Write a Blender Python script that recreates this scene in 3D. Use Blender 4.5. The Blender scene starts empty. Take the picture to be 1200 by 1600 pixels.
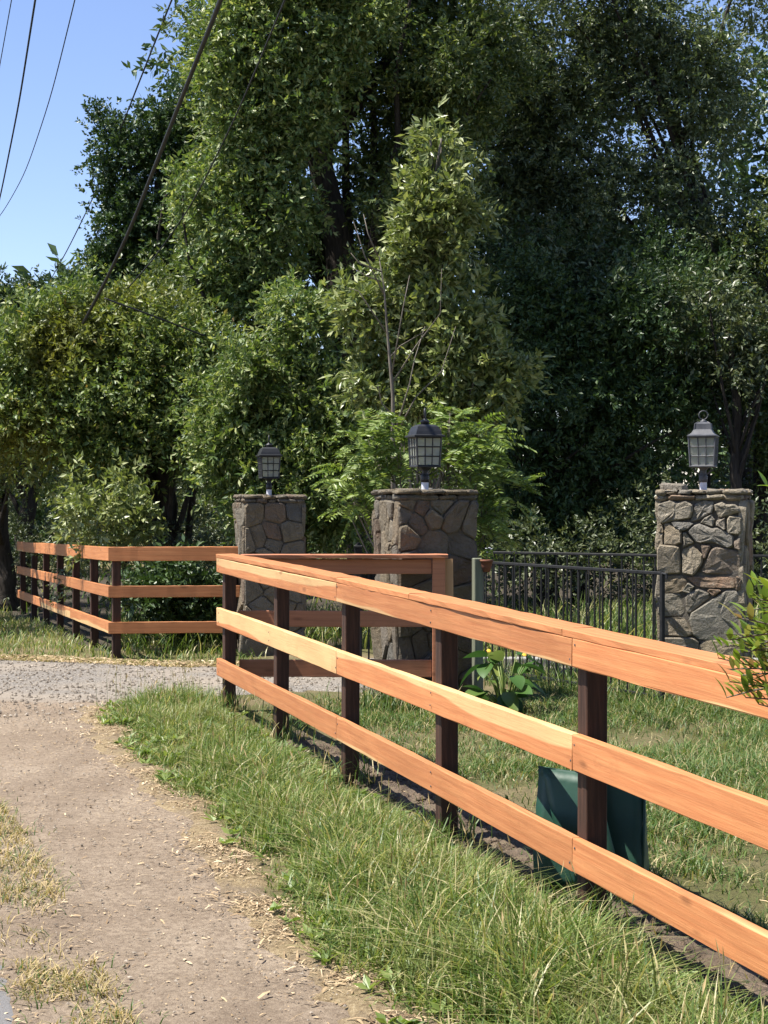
import bpy, math, random
import numpy as np
from mathutils import Vector, Matrix, noise as mnoise

random.seed(7)
rng = np.random.default_rng(11)
sc = bpy.context.scene
COL = sc.collection

# ------------------------------------------------------------------ camera, sky, sun, exposure
EYE = 1.7
FPX = 2600.0            # focal length in pixels of the 1200 x 1600 photograph
HORIZ = 772.0
cam_d = bpy.data.cameras.new('camera')
cam = bpy.data.objects.new('camera', cam_d)
COL.objects.link(cam)
cam.location = (0, 0, EYE)
cam.rotation_euler = (math.radians(90), 0, 0)
cam_d.sensor_fit = 'VERTICAL'
cam_d.sensor_height = 36.0
cam_d.sensor_width = 27.0
cam_d.lens = FPX / 1600.0 * 36.0
cam_d.shift_y = -(800.0 - HORIZ) / 1600.0
cam_d.clip_start = 0.05
cam_d.clip_end = 3000
sc.camera = cam

SUN_EL = math.radians(62)
SUN_AZ = math.radians(-99)        # clockwise from +Y: the sun stands to the left
world = bpy.data.worlds.new('World')
sc.world = world
world.use_nodes = True
wn = world.node_tree
bg = wn.nodes['Background']
sky = wn.nodes.new('ShaderNodeTexSky')
sky.sky_type = 'NISHITA'
sky.sun_disc = False
sky.sun_elevation = SUN_EL
sky.sun_rotation = SUN_AZ
sky.altitude = 600
sky.air_density = 1.0
sky.dust_density = 0.15
sky.ozone_density = 4.5
tint = wn.nodes.new('ShaderNodeMix')
tint.data_type = 'RGBA'
tint.blend_type = 'MULTIPLY'
tint.inputs[0].default_value = 1.0
tint.inputs[7].default_value = (1.13, 1.0, 1.04, 1)
wn.links.new(sky.outputs[0], tint.inputs[6])
wn.links.new(tint.outputs[2], bg.inputs[0])
bg.inputs[1].default_value = 0.092
sun_d = bpy.data.lights.new('sun', 'SUN')
sun_d.energy = 5.0
sun_d.angle = math.radians(0.5)
sun_d.color = (1.0, 0.95, 0.86)
sun = bpy.data.objects.new('sun', sun_d)
COL.objects.link(sun)
sdir = Vector((math.sin(SUN_AZ) * math.cos(SUN_EL), math.cos(SUN_AZ) * math.cos(SUN_EL), math.sin(SUN_EL)))
sun.rotation_euler = (-sdir).to_track_quat('-Z', 'Y').to_euler()
sun.location = (-20, 10, 30)
sc.view_settings.view_transform = 'Standard'
sc.view_settings.look = 'None'
sc.view_settings.exposure = 1.12
sc.view_settings.gamma = 1.0
sc.view_settings.use_curve_mapping = False
sc.cycles.max_bounces = 8
sc.cycles.diffuse_bounces = 3
sc.cycles.glossy_bounces = 2
sc.cycles.transmission_bounces = 4


# ------------------------------------------------------------------ helpers
def wp(px, py, Y):
    """the point at depth Y that lies under photograph pixel (px, py)"""
    return Vector(((px - 600.0) / FPX * Y, Y, EYE - (py - HORIZ) / FPX * Y))


def gz(x, y):
    """height of the ground"""
    x = np.asarray(x, float)
    y = np.asarray(y, float)
    side = np.clip((1.0 - x) / 4.0, 0, 1)
    side = side * side * (3 - 2 * side)
    d = np.clip(y - 13.0, 0, 19.0)
    return -0.022 * d * side + 0.012 * np.sin(x * 1.7 + y * 0.6) * np.sin(y * 0.9 - x * 0.4)


def gzf(x, y):
    return float(gz(x, y))


def mesh_np(name, verts, faces_list):
    """verts (N,3); faces_list: arrays of shape (k,3) or (k,4)"""
    me = bpy.data.meshes.new(name)
    verts = np.ascontiguousarray(verts, dtype=np.float32)
    me.vertices.add(len(verts))
    me.vertices.foreach_set('co', verts.ravel())
    loops, starts, tot = [], [], 0
    for f in faces_list:
        f = np.asarray(f, dtype=np.int32)
        if len(f) == 0:
            continue
        k = f.shape[1]
        loops.append(f.ravel())
        starts.append(tot + np.arange(len(f), dtype=np.int32) * k)
        tot += f.size
    loops = np.concatenate(loops)
    starts = np.concatenate(starts)
    me.loops.add(len(loops))
    me.loops.foreach_set('vertex_index', loops)
    me.polygons.add(len(starts))
    me.polygons.foreach_set('loop_start', starts.astype(np.int32))
    me.polygons.foreach_set('use_smooth', np.zeros(len(starts), dtype=bool))
    me.update(calc_edges=True)
    return me


def smooth(me):
    me.polygons.foreach_set('use_smooth', np.ones(len(me.polygons), dtype=bool))
    return me


def link(name, me, mat=None, parent=None, loc=(0, 0, 0), rot=(0, 0, 0)):
    if mat is not None and len(me.materials) == 0:
        me.materials.append(mat)
    o = bpy.data.objects.new(name, me)
    COL.objects.link(o)
    o.location = loc
    o.rotation_euler = rot
    if parent is not None:
        o.parent = parent
    return o


def thing(name, label, cat, loc=(0, 0, 0), rotz=0.0, group=None):
    o = bpy.data.objects.new(name, None)
    o.empty_display_size = 0.2
    COL.objects.link(o)
    o.location = loc
    o.rotation_euler = (0, 0, rotz)
    o['label'] = label
    o['category'] = cat
    if group:
        o['group'] = group
    return o


def tag(o, label, cat, group=None, kind=None):
    o['label'] = label
    o['category'] = cat
    if group:
        o['group'] = group
    if kind:
        o['kind'] = kind
    return o


class MB:
    """collects shapes into one mesh"""

    def __init__(s):
        s.v, s.q, s.t, s.n = [], [], [], 0

    def add(s, v, q=None, t=None):
        v = np.asarray(v, float)
        s.v.append(v)
        if q is not None and len(q):
            s.q.append(np.asarray(q, int) + s.n)
        if t is not None and len(t):
            s.t.append(np.asarray(t, int) + s.n)
        s.n += len(v)
        return s

    def box(s, c, size, yaw=0.0, bev=0.0):
        """box, optionally with chamfered edges (three-way superellipse-free chamfer on the vertical and horizontal edges)"""
        hx, hy, hz = [d / 2 for d in size]
        if bev <= 0:
            v = np.array([[x, y, z] for z in (-hz, hz) for x, y in ((-hx, -hy), (hx, -hy), (hx, hy), (-hx, hy))])
            q = [(3, 2, 1, 0), (4, 5, 6, 7), (0, 1, 5, 4), (1, 2, 6, 5), (2, 3, 7, 6), (3, 0, 4, 7)]
        else:
            b = bev
            prof = lambda ix, iy: [(-ix, -iy + 0), (ix, -iy)]
            def ring(ax, ay, bb, z):
                return [(-ax + bb, -ay, z), (ax - bb, -ay, z), (ax, -ay + bb, z), (ax, ay - bb, z),
                        (ax - bb, ay, z), (-ax + bb, ay, z), (-ax, ay - bb, z), (-ax, -ay + bb, z)]
            v = ring(hx - b, hy - b, b * .5, -hz) + ring(hx, hy, b, -hz + b) + ring(hx, hy, b, hz - b) + ring(hx - b, hy - b, b * .5, hz)
            v = np.array(v)
            q = []
            for r in range(3):
                for i in range(8):
                    j = (i + 1) % 8
                    q.append((r * 8 + i, r * 8 + j, r * 8 + 8 + j, r * 8 + 8 + i))
            for o0, rev in ((0, True), (24, False)):
                for a in ((0, 1, 2, 3), (0, 3, 4, 7), (4, 5, 6, 7)):
                    f = tuple(o0 + k for k in a)
                    q.append(tuple(reversed(f)) if rev else f)
        c_, s_ = math.cos(yaw), math.sin(yaw)
        x = v[:, 0] * c_ - v[:, 1] * s_
        y = v[:, 0] * s_ + v[:, 1] * c_
        v = np.stack([x, y, v[:, 2]], 1) + np.asarray(c, float)
        return s.add(v, q)

    def tube(s, pts, radii, sides=6, cap=True):
        pts = np.asarray([tuple(p) for p in pts], float)
        n = len(pts)
        radii = np.full(n, radii, float) if np.isscalar(radii) else np.asarray(radii, float)
        tan = np.gradient(pts, axis=0)
        tan /= np.linalg.norm(tan, axis=1, keepdims=True) + 1e-9
        ref = np.array([0.0, 0, 1.0]) if abs(tan[0, 2]) < 0.9 else np.array([1.0, 0, 0])
        rings = []
        for i in range(n):
            a = np.cross(tan[i], ref)
            a /= np.linalg.norm(a) + 1e-9
            b = np.cross(tan[i], a)
            ref = np.cross(a, tan[i])
            th = np.arange(sides) * 2 * math.pi / sides
            rings.append(pts[i] + radii[i] * (np.cos(th)[:, None] * a + np.sin(th)[:, None] * b))
        v = np.concatenate(rings)
        q = []
        for r in range(n - 1):
            for i in range(sides):
                j = (i + 1) % sides
                q.append((r * sides + i, r * sides + j, (r + 1) * sides + j, (r + 1) * sides + i))
        t = []
        if cap:
            v = np.concatenate([v, pts[:1], pts[-1:]])
            for i in range(sides):
                j = (i + 1) % sides
                t.append((n * sides, j, i))
                t.append((n * sides + 1, (n - 1) * sides + i, (n - 1) * sides + j))
        return s.add(v, q, t)

    def lathe(s, prof, sides=12, c=(0, 0, 0), square=False, half_turn=0.0):
        """profile of (radius, z), bottom to top"""
        n = len(prof)
        th = np.arange(sides) * 2 * math.pi / sides + half_turn
        v = []
        for r, z in prof:
            v.append(np.stack([r * np.cos(th), r * np.sin(th), np.full(sides, z)], 1))
        v = np.concatenate(v)
        q = []
        for r in range(n - 1):
            for i in range(sides):
                j = (i + 1) % sides
                q.append((r * sides + i, r * sides + j, (r + 1) * sides + j, (r + 1) * sides + i))
        t = []
        k = len(v)
        v = np.concatenate([v, [[0, 0, prof[0][1]], [0, 0, prof[-1][1]]]])
        for i in range(sides):
            j = (i + 1) % sides
            t.append((k, j, i))
            t.append((k + 1, (n - 1) * sides + i, (n - 1) * sides + j))
        return s.add(v + np.asarray(c, float), q, t)

    def mesh(s, name='mesh', sm=False):
        f = []
        if s.q:
            f.append(np.concatenate(s.q))
        if s.t:
            f.append(np.concatenate(s.t))
        me = mesh_np(name, np.concatenate(s.v), f)
        return smooth(me) if sm else me


# ------------------------------------------------------------------ materials
class NT:
    def __init__(s, name):
        s.m = bpy.data.materials.new(name)
        s.m.use_nodes = True
        s.t = s.m.node_tree
        s.b = s.t.nodes['Principled BSDF']
        s.out = s.t.nodes['Material Output']

    def n(s, typ, **kw):
        nd = s.t.nodes.new('ShaderNode' + typ)
        for k, v in kw.items():
            if k in nd.inputs.keys() and not hasattr(nd, k):
                nd.inputs[k].default_value = v
            else:
                setattr(nd, k, v)
        return nd

    def l(s, a, b):
        s.t.links.new(a, b)

    def coord(s, scale=(1, 1, 1), kind='Object', loc=None):
        tc = s.n('TexCoord')
        mp = s.n('Mapping')
        mp.inputs['Scale'].default_value = scale
        s.l(tc.outputs[kind], mp.inputs[0])
        return mp.outputs[0]

    def noise(s, vec, scale, detail=4, rough=0.55, dist=0.0):
        nd = s.n('TexNoise')
        nd.inputs['Scale'].default_value = scale
        nd.inputs['Detail'].default_value = detail
        nd.inputs['Roughness'].default_value = rough
        nd.inputs['Distortion'].default_value = dist
        s.l(vec, nd.inputs['Vector'])
        return nd.outputs['Fac']

    def ramp(s, fac, stops):
        r = s.n('ValToRGB')
        e = r.color_ramp.elements
        while len(e) > 1:
            e.remove(e[-1])
        e[0].position, e[0].color = stops[0][0], (*stops[0][1], 1)
        for p, c in stops[1:]:
            k = e.new(p)
            k.color = (*c, 1)
        s.l(fac, r.inputs[0])
        return r.outputs[0]

    def math(s, op, a, b=None):
        m = s.n('Math', operation=op)
        for i, x in enumerate((a, b)):
            if x is None:
                continue
            if isinstance(x, (int, float)):
                m.inputs[i].default_value = x
            else:
                s.l(x, m.inputs[i])
        return m.outputs[0]

    def mix(s, fac, a, b, mode='MIX'):
        m = s.n('Mix', data_type='RGBA', blend_type=mode)
        for i, x in ((0, fac), (6, a), (7, b)):
            if isinstance(x, (int, float)):
                m.inputs[i].default_value = x
            elif isinstance(x, tuple):
                m.inputs[i].default_value = (*x, 1)
            else:
                s.l(x, m.inputs[i])
        return m.outputs[2]

    def bump(s, h, strength=0.3, dist=0.01):
        b = s.n('Bump')
        b.inputs['Strength'].default_value = strength
        b.inputs['Distance'].default_value = dist
        s.l(h, b.inputs['Height'])
        s.l(b.outputs[0], s.b.inputs['Normal'])

    def color(s, c):
        if isinstance(c, tuple):
            s.b.inputs['Base Color'].default_value = (*c, 1)
        else:
            s.l(c, s.b.inputs['Base Color'])

    def rough(s, r, spec=0.5):
        s.b.inputs['Roughness'].default_value = r
        s.b.inputs['Specular IOR Level'].default_value = spec
        return s


def leaf_mat(name, stops, gloss=0.42, trans=0.28, spec=0.48, patch=None):
    k = NT(name)
    g = k.n('NewGeometry')
    rnd = g.outputs['Random Per Island']
    c = k.ramp(rnd, stops)
    if patch:
        nz = k.noise(k.coord(), patch[0], 2)
        f = k.ramp(nz, [(patch[1], (0, 0, 0)), (patch[2], (1, 1, 1))])
        c = k.mix(f, c, patch[3])
    k.color(c)
    k.rough(gloss, spec)
    tr = k.n('BsdfTranslucent')
    k.l(k.mix(1.0, c, (1.25, 1.3, 0.6), 'MULTIPLY'), tr.inputs['Color'])
    ms = k.n('MixShader')
    ms.inputs[0].default_value = trans
    k.l(k.b.outputs[0], ms.inputs[1])
    k.l(tr.outputs[0], ms.inputs[2])
    k.l(ms.outputs[0], k.out.inputs['Surface'])
    return k.m


def wood_mat(name, heart, heart2, sap, rough=0.62):
    """sawn softwood: heartwood and pale sapwood bands along the board, grain, knots. Board length runs along local x."""
    k = NT(name)
    tc = k.n('TexCoord')
    inf = k.n('ObjectInfo')
    off = k.math('MULTIPLY', inf.outputs['Random'], 37.0)
    cmb = k.n('CombineXYZ')
    k.l(off, cmb.inputs[0]); k.l(off, cmb.inputs[1]); k.l(off, cmb.inputs[2])
    ad = k.n('VectorMath', operation='ADD')
    k.l(tc.outputs['Object'], ad.inputs[0]); k.l(cmb.outputs[0], ad.inputs[1])
    def mp(sx, sy, sz):
        m = k.n('Mapping')
        m.inputs['Scale'].default_value = (sx, sy, sz)
        k.l(ad.outputs[0], m.inputs[0])
        return m.outputs[0]
    # grain
    g1 = k.noise(mp(1.2, 30, 30), 2.2, 5, 0.6, 0.4)
    g2 = k.noise(mp(3, 120, 120), 1.6, 4, 0.6)
    big = k.noise(mp(0.9, 3.0, 3.0), 1.3, 3)
    swirl = k.n('TexWave', wave_type='RINGS', rings_direction='X')
    swirl.inputs['Scale'].default_value = 2.6
    swirl.inputs['Distortion'].default_value = 5.0
    swirl.inputs['Detail'].default_value = 2.0
    swirl.inputs['Detail Scale'].default_value = 0.7
    k.l(mp(0.45, 3.5, 3.5), swirl.inputs['Vector'])
    col = k.mix(k.ramp(g1, [(0.32, (0, 0, 0)), (0.68, (1, 1, 1))]), heart, heart2)
    col = k.mix(k.math('MULTIPLY', k.ramp(swirl.outputs['Fac'], [(0.55, (0, 0, 0)), (0.95, (1, 1, 1))]), 0.22), col,
                tuple(c * 0.62 for c in heart))
    # sapwood band: custom property "sap" sets where along the width it begins (-1 none .. 1 all)
    at = k.n('Attribute', attribute_type='OBJECT', attribute_name='sap')
    at2 = k.n('Attribute', attribute_type='OBJECT', attribute_name='sap_side')
    sep = k.n('SeparateXYZ')
    k.l(tc.outputs['Object'], sep.inputs[0])
    zz = k.math('MULTIPLY', k.math('MULTIPLY', sep.outputs[2], 14.0), at2.outputs['Fac'])
    wob = k.math('MULTIPLY', k.math('SUBTRACT', k.noise(mp(0.45, 2, 2), 1.2, 2), 0.5), 2.4)
    f = k.math('ADD', k.math('ADD', zz, wob), at.outputs['Fac'])
    fac = k.ramp(f, [(0.0, (0, 0, 0)), (0.11, (0.88, 0.88, 0.88))])
    sapc = k.mix(k.math('MULTIPLY', k.ramp(g2, [(0.3, (0, 0, 0)), (0.75, (1, 1, 1))]), 0.55), sap, tuple(c * 0.78 for c in sap))
    col = k.mix(fac, col, sapc)
    col = k.mix(k.math('MULTIPLY', k.ramp(big, [(0.42, (0, 0, 0)), (0.7, (1, 1, 1))]), 0.35), col, tuple(c * 0.75 for c in heart))
    vr = k.n('MapRange'); vr.inputs['To Min'].default_value = 0.86; vr.inputs['To Max'].default_value = 1.14
    k.l(inf.outputs['Random'], vr.inputs[0])
    cv = k.n('CombineXYZ'); k.l(vr.outputs[0], cv.inputs[0]); k.l(vr.outputs[0], cv.inputs[1]); k.l(vr.outputs[0], cv.inputs[2])
    col = k.mix(1.0, col, cv.outputs[0], 'MULTIPLY')
    stain = k.noise(mp(5, 9, 9), 1.4, 5, 0.7)
    col = k.mix(k.math('MULTIPLY', k.ramp(stain, [(0.58, (0, 0, 0)), (0.74, (1, 1, 1))]), 0.35), col, tuple(c * 0.55 for c in heart))
    # knots
    vo = k.n('TexVoronoi', feature='F1')
    vo.inputs['Scale'].default_value = 1.0
    k.l(mp(2.2, 0.6, 7.0), vo.inputs['Vector'])
    kn = k.ramp(vo.outputs['Distance'], [(0.05, (1, 1, 1)), (0.13, (0, 0, 0))])
    col = k.mix(k.math('MULTIPLY', kn, 0.55), col, tuple(c * 0.3 for c in heart))
    k.color(col)
    k.rough(rough, 0.35)
    k.bump(k.math('ADD', g1, k.math('MULTIPLY', g2, 0.6)), 0.35, 0.004)
    return k.m


def simple_mat(name, c1, c2, scale=8, rough=0.7, bump=0.3, dist=0.01, stretch=(1, 1, 1), spec=0.4, metallic=0.0, kind='Object'):
    k = NT(name)
    v = k.coord(stretch, kind)
    n1 = k.noise(v, scale, 6, 0.6)
    k.color(k.ramp(n1, [(0.3, c1), (0.7, c2)]))
    k.rough(rough, spec)
    k.b.inputs['Metallic'].default_value = metallic
    if bump:
        k.bump(k.noise(v, scale * 4, 5, 0.65), bump, dist)
    return k.m


M = {}
M['redwood'] = wood_mat('sawn_redwood', (0.43, 0.157, 0.058), (0.535, 0.230, 0.090), (0.64, 0.43, 0.20))
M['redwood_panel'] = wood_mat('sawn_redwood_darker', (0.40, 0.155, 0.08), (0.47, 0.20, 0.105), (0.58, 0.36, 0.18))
k = NT('stained_post')
v = k.coord((14, 14, 0.9))
g = k.noise(v, 3.0, 6, 0.65, 0.3)
k.color(k.ramp(g, [(0.25, (0.018, 0.0090, 0.0060)), (0.5, (0.044, 0.021, 0.0135)), (0.78, (0.092, 0.045, 0.028))]))
k.rough(0.7, 0.3)
k.bump(g, 0.5, 0.006)
M['post'] = k.m
k = NT('grey_green_post')
v = k.coord((14, 14, 0.9))
g = k.noise(v, 3.0, 6, 0.65, 0.3)
k.color(k.ramp(g, [(0.25, (0.09, 0.10, 0.07)), (0.75, (0.22, 0.23, 0.17))]))
k.rough(0.8, 0.3)
k.bump(g, 0.5, 0.006)
M['weathered'] = k.m

# fieldstone: per-object tone, mottling, lichen
for nm_, q_ in (('stone', 1.0), ('stone_shaded', 0.68)):  # second copy is the same stone with shade put into its colour
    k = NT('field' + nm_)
    inf = k.n('ObjectInfo')
    tone = k.ramp(inf.outputs['Random'], [(0.0, (0.25, 0.215, 0.165)), (0.16, (0.37, 0.285, 0.18)), (0.34, (0.20, 0.195, 0.19)),
                                           (0.50, (0.40, 0.335, 0.245)), (0.64, (0.32, 0.235, 0.145)), (0.78, (0.26, 0.245, 0.21)),
                                           (0.90, (0.31, 0.175, 0.105)), (1.0, (0.22, 0.185, 0.145))])
    v = k.coord()
    n1 = k.noise(v, 9, 7, 0.65, 0.4)
    n2 = k.noise(v, 55, 6, 0.7)
    c = k.mix(k.ramp(n1, [(0.35, (0, 0, 0)), (0.7, (0.75, 0.75, 0.75))]), tone, (0.15, 0.125, 0.095))
    c = k.mix(k.math('MULTIPLY', k.ramp(k.noise(v, 22, 5, 0.6), [(0.58, (0, 0, 0)), (0.70, (1, 1, 1))]), 0.45), c, (0.33, 0.31, 0.26))
    c = k.mix(k.math('MULTIPLY', n2, 0.35), c, (0.30, 0.27, 0.22))
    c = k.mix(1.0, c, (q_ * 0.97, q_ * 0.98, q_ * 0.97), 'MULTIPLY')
    k.color(c)
    k.rough(0.85, 0.25)
    k.bump(k.math('ADD', k.math('MULTIPLY', n1, 2.2), n2), 0.9, 0.03)
    M[nm_] = k.m
M['mortar'] = simple_mat('dark_mortar', (0.075, 0.066, 0.055), (0.15, 0.133, 0.11), 18, 0.95, 0.6, 0.02)
M['black_metal'] = simple_mat('black_painted_metal', (0.010, 0.0105, 0.012), (0.022, 0.023, 0.026), 12, 0.5, 0.15, 0.004, spec=0.5)
M['grey_metal'] = simple_mat('weathered_grey_metal', (0.042, 0.044, 0.052), (0.085, 0.087, 0.098), 22, 0.55, 0.2, 0.004, spec=0.5)
M['iron'] = simple_mat('black_iron', (0.009, 0.010, 0.011), (0.022, 0.022, 0.024), 25, 0.6, 0.25, 0.004, spec=0.25)
M['pvc'] = simple_mat('white_pipe', (0.55, 0.56, 0.62), (0.68, 0.69, 0.74), 14, 0.5, 0.05)
k = NT('frosted_pane')
v = k.coord((1, 1, 1), 'Object')
k.color(k.ramp(k.noise(v, 14, 4), [(0.3, (0.36, 0.37, 0.33)), (0.7, (0.52, 0.53, 0.49))]))
k.rough(0.25, 0.5)
tr = k.n('BsdfTranslucent')
tr.inputs['Color'].default_value = (0.75, 0.76, 0.66, 1)
ms = k.n('MixShader')
ms.inputs[0].default_value = 0.45
k.l(k.b.outputs[0], ms.inputs[1]); k.l(tr.outputs[0], ms.inputs[2])
tp_ = k.n('BsdfTransparent')
m2 = k.n('MixShader')
m2.inputs[0].default_value = 0.55
k.l(ms.outputs[0], m2.inputs[1]); k.l(tp_.outputs[0], m2.inputs[2]); k.l(m2.outputs[0], k.out.inputs['Surface'])
M['pane'] = k.m
M['bark'] = simple_mat('dark_bark', (0.022, 0.017, 0.013), (0.075, 0.060, 0.047), 6, 0.95, 1.0, 0.03, (5, 5, 0.8))
M['bark_pale'] = simple_mat('pale_bark', (0.10, 0.085, 0.068), (0.21, 0.18, 0.145), 6, 0.9, 0.6, 0.01, (5, 5, 0.8))
M['cable'] = simple_mat('black_cable', (0.012, 0.012, 0.014), (0.025, 0.025, 0.028), 9, 0.6, 0.0)
M['terracotta'] = simple_mat('terracotta', (0.13, 0.052, 0.03), (0.22, 0.085, 0.05), 20, 0.85, 0.3)

k = NT('green_vinyl')
v = k.coord()
n1 = k.noise(v, 5, 4)
k.color(k.ramp(n1, [(0.3, (0.010, 0.044, 0.028)), (0.7, (0.018, 0.070, 0.045))]))
k.rough(0.5, 0.5)
k.bump(k.noise(v, 7, 3), 0.25, 0.02)
M['vinyl'] = k.m

# ground materials (world space)
k = NT('lawn_soil')
v = k.coord((1, 1, 1), 'Object')
a = k.noise(v, 0.9, 5, 0.6)
b = k.noise(v, 24, 6, 0.7)
c = k.mix(k.ramp(a, [(0.42, (0, 0, 0)), (0.60, (1, 1, 1))]), (0.115, 0.115, 0.046), (0.215, 0.17, 0.098))
c = k.mix(k.math('MULTIPLY', k.ramp(b, [(0.35, (0, 0, 0)), (0.7, (1, 1, 1))]), 0.6), c, (0.085, 0.072, 0.04))
k.color(c); k.rough(0.95, 0.1); k.bump(b, 0.9, 0.04)
M['ground'] = k.m
k = NT('dry_dirt')
v = k.coord()
a = k.noise(v, 1.1, 6, 0.6)
b = k.noise(v, 30, 7, 0.75)
d = k.noise(v, 85, 5, 0.75)
c = k.ramp(a, [(0.3, (0.235, 0.180, 0.130)), (0.5, (0.31, 0.245, 0.18)), (0.7, (0.37, 0.298, 0.222))])
tk = k.noise(k.coord((2.2, 0.45, 1)), 1.5, 4, 0.6)
c = k.mix(k.math('MULTIPLY', k.ramp(tk, [(0.46, (0, 0, 0)), (0.64, (1, 1, 1))]), 0.5), c, (0.19, 0.145, 0.105))
c = k.mix(k.math('MULTIPLY', k.ramp(k.noise(v, 9, 6, 0.7), [(0.5, (0, 0, 0)), (0.7, (1, 1, 1))]), 0.45), c, (0.17, 0.13, 0.09))
c = k.mix(k.math('MULTIPLY', k.ramp(b, [(0.42, (0, 0, 0)), (0.66, (1, 1, 1))]), 0.75), c, (0.135, 0.10, 0.072))
c = k.mix(k.math('MULTIPLY', k.ramp(d, [(0.55, (0, 0, 0)), (0.72, (1, 1, 1))]), 0.6), c, (0.42, 0.35, 0.26))
c = k.mix(k.math('MULTIPLY', k.ramp(d, [(0.27, (1, 1, 1)), (0.40, (0, 0, 0))]), 0.6), c, (0.12, 0.095, 0.07))
k.color(c); k.rough(0.95, 0.1); k.bump(k.math('ADD', b, k.math('MULTIPLY', d, 0.5)), 0.8, 0.025)
M['dirt'] = k.m
k = NT('grey_gravel')
v = k.coord()
a = k.noise(v, 0.8, 5, 0.6)
vo = k.n('TexVoronoi', feature='F1')
vo.inputs['Scale'].default_value = 75
k.l(v, vo.inputs['Vector'])
bw = k.n('RGBToBW'); k.l(vo.outputs['Color'], bw.inputs[0])
c = k.ramp(bw.outputs[0], [(0.2, (0.10, 0.09, 0.078)), (0.5, (0.19, 0.17, 0.148)), (0.8, (0.29, 0.262, 0.23))])
c = k.mix(k.ramp(a, [(0.4, (0, 0, 0)), (0.66, (0.8, 0.8, 0.8))]), c, (0.28, 0.235, 0.185))
sp = k.n('SeparateXYZ'); k.l(v, sp.inputs[0])
tr_ = k.math('ADD', k.math('SUBTRACT', sp.outputs[1], 13.35), k.math('MULTIPLY', k.math('SUBTRACT', k.noise(v, 1.6, 5, 0.65), 0.5), 3.0))
dirtc = k.ramp(k.noise(v, 30, 7, 0.75), [(0.35, (0.15, 0.112, 0.08)), (0.65, (0.30, 0.235, 0.17))])
c = k.mix(k.ramp(tr_, [(0.0, (0, 0, 0)), (0.75, (1, 1, 1))]), dirtc, c)
k.color(c); k.rough(0.95, 0.15); k.bump(vo.outputs['Distance'], 0.5, 0.02)
M['gravel'] = k.m
M['soil'] = simple_mat('turned_soil', (0.075, 0.053, 0.036), (0.19, 0.14, 0.095), 7, 0.97, 1.0, 0.05)
k = NT('worn_asphalt')
v = k.coord()
c = k.ramp(k.noise(v, 160, 4, 0.7), [(0.3, (0.12, 0.115, 0.115)), (0.7, (0.22, 0.215, 0.21))])
k.color(c); k.rough(0.9, 0.2); k.bump(k.noise(v, 160, 4, 0.7), 0.5, 0.01)
M['asphalt'] = k.m
M['concrete'] = simple_mat('grey_concrete', (0.22, 0.215, 0.20), (0.34, 0.33, 0.31), 9, 0.9, 0.4, 0.01)
M['pebble'] = NT('pebble_stone')
k = M['pebble']
g = k.n('NewGeometry')
k.color(k.ramp(g.outputs['Random Per Island'], [(0, (0.12, 0.098, 0.076)), (0.5, (0.215, 0.18, 0.142)), (1, (0.36, 0.31, 0.25))]))
k.rough(0.9, 0.2)
M['pebble'] = k.m
k = NT('straw_litter')
g = k.n('NewGeometry')
k.color(k.ramp(g.outputs['Random Per Island'], [(0, (0.14, 0.09, 0.05)), (0.4, (0.29, 0.205, 0.115)), (0.8, (0.44, 0.33, 0.195)), (1, (0.58, 0.47, 0.32))]))
k.rough(0.8, 0.3)
M['straw'] = k.m

GREEN = [(0.0, (0.030, 0.070, 0.012)), (0.45, (0.060, 0.120, 0.022)), (0.8, (0.105, 0.165, 0.036)), (1.0, (0.16, 0.19, 0.06))]
M['grass'] = leaf_mat('verge_grass', [(0.0, (0.045, 0.098, 0.018)), (0.4, (0.112, 0.172, 0.036)), (0.72, (0.200, 0.250, 0.068)), (0.83, (0.32, 0.31, 0.13)), (1.0, (0.54, 0.47, 0.27))],
                      0.45, 0.35, 0.4, patch=(1.1, 0.56, 0.80, (0.24, 0.25, 0.09)))
M['lawn'] = leaf_mat('lawn_grass', [(0.0, (0.050, 0.100, 0.022)), (0.5, (0.095, 0.16, 0.040)), (0.78, (0.16, 0.215, 0.065)), (0.84, (0.32, 0.28, 0.13)), (1.0, (0.46, 0.38, 0.2))],
                     0.5, 0.3, 0.35)
M['dry'] = leaf_mat('dry_grass', [(0.0, (0.16, 0.16, 0.05)), (0.3, (0.30, 0.24, 0.11)), (1.0, (0.55, 0.42, 0.22))], 0.6, 0.25, 0.3)
M['bay'] = leaf_mat('bay_leaf', [(0.0, (0.044, 0.078, 0.020)), (0.5, (0.090, 0.130, 0.034)), (0.85, (0.155, 0.19, 0.055)), (1.0, (0.24, 0.25, 0.095))], 0.45, 0.28)
M['bay_yellow'] = leaf_mat('bay_leaf_yellow', [(0.0, (0.055, 0.100, 0.026)), (0.5, (0.122, 0.176, 0.044)), (0.85, (0.225, 0.268, 0.080)), (0.97, (0.33, 0.36, 0.13)), (1.0, (0.30, 0.20, 0.07))], 0.45, 0.30,
                           patch=(0.5, 0.52, 0.68, (0.20, 0.20, 0.04)))
M['bay_sun'] = leaf_mat('sun_painted_bay_leaf', [(0.0, (0.060, 0.108, 0.030)), (0.5, (0.140, 0.202, 0.058)), (0.82, (0.25, 0.298, 0.10)), (1.0, (0.40, 0.42, 0.19))], 0.45, 0.32)  # bay leaf with sunlight put into its colour
M['grey_leaf'] = leaf_mat('grey_green_leaf', [(0.0, (0.050, 0.080, 0.036)), (0.6, (0.105, 0.140, 0.062)), (1.0, (0.20, 0.23, 0.125))], 0.42, 0.28)
M['oak'] = leaf_mat('oak_leaf', [(0.0, (0.028, 0.058, 0.017)), (0.6, (0.052, 0.096, 0.028)), (1.0, (0.090, 0.135, 0.045))], 0.45, 0.18)
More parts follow.
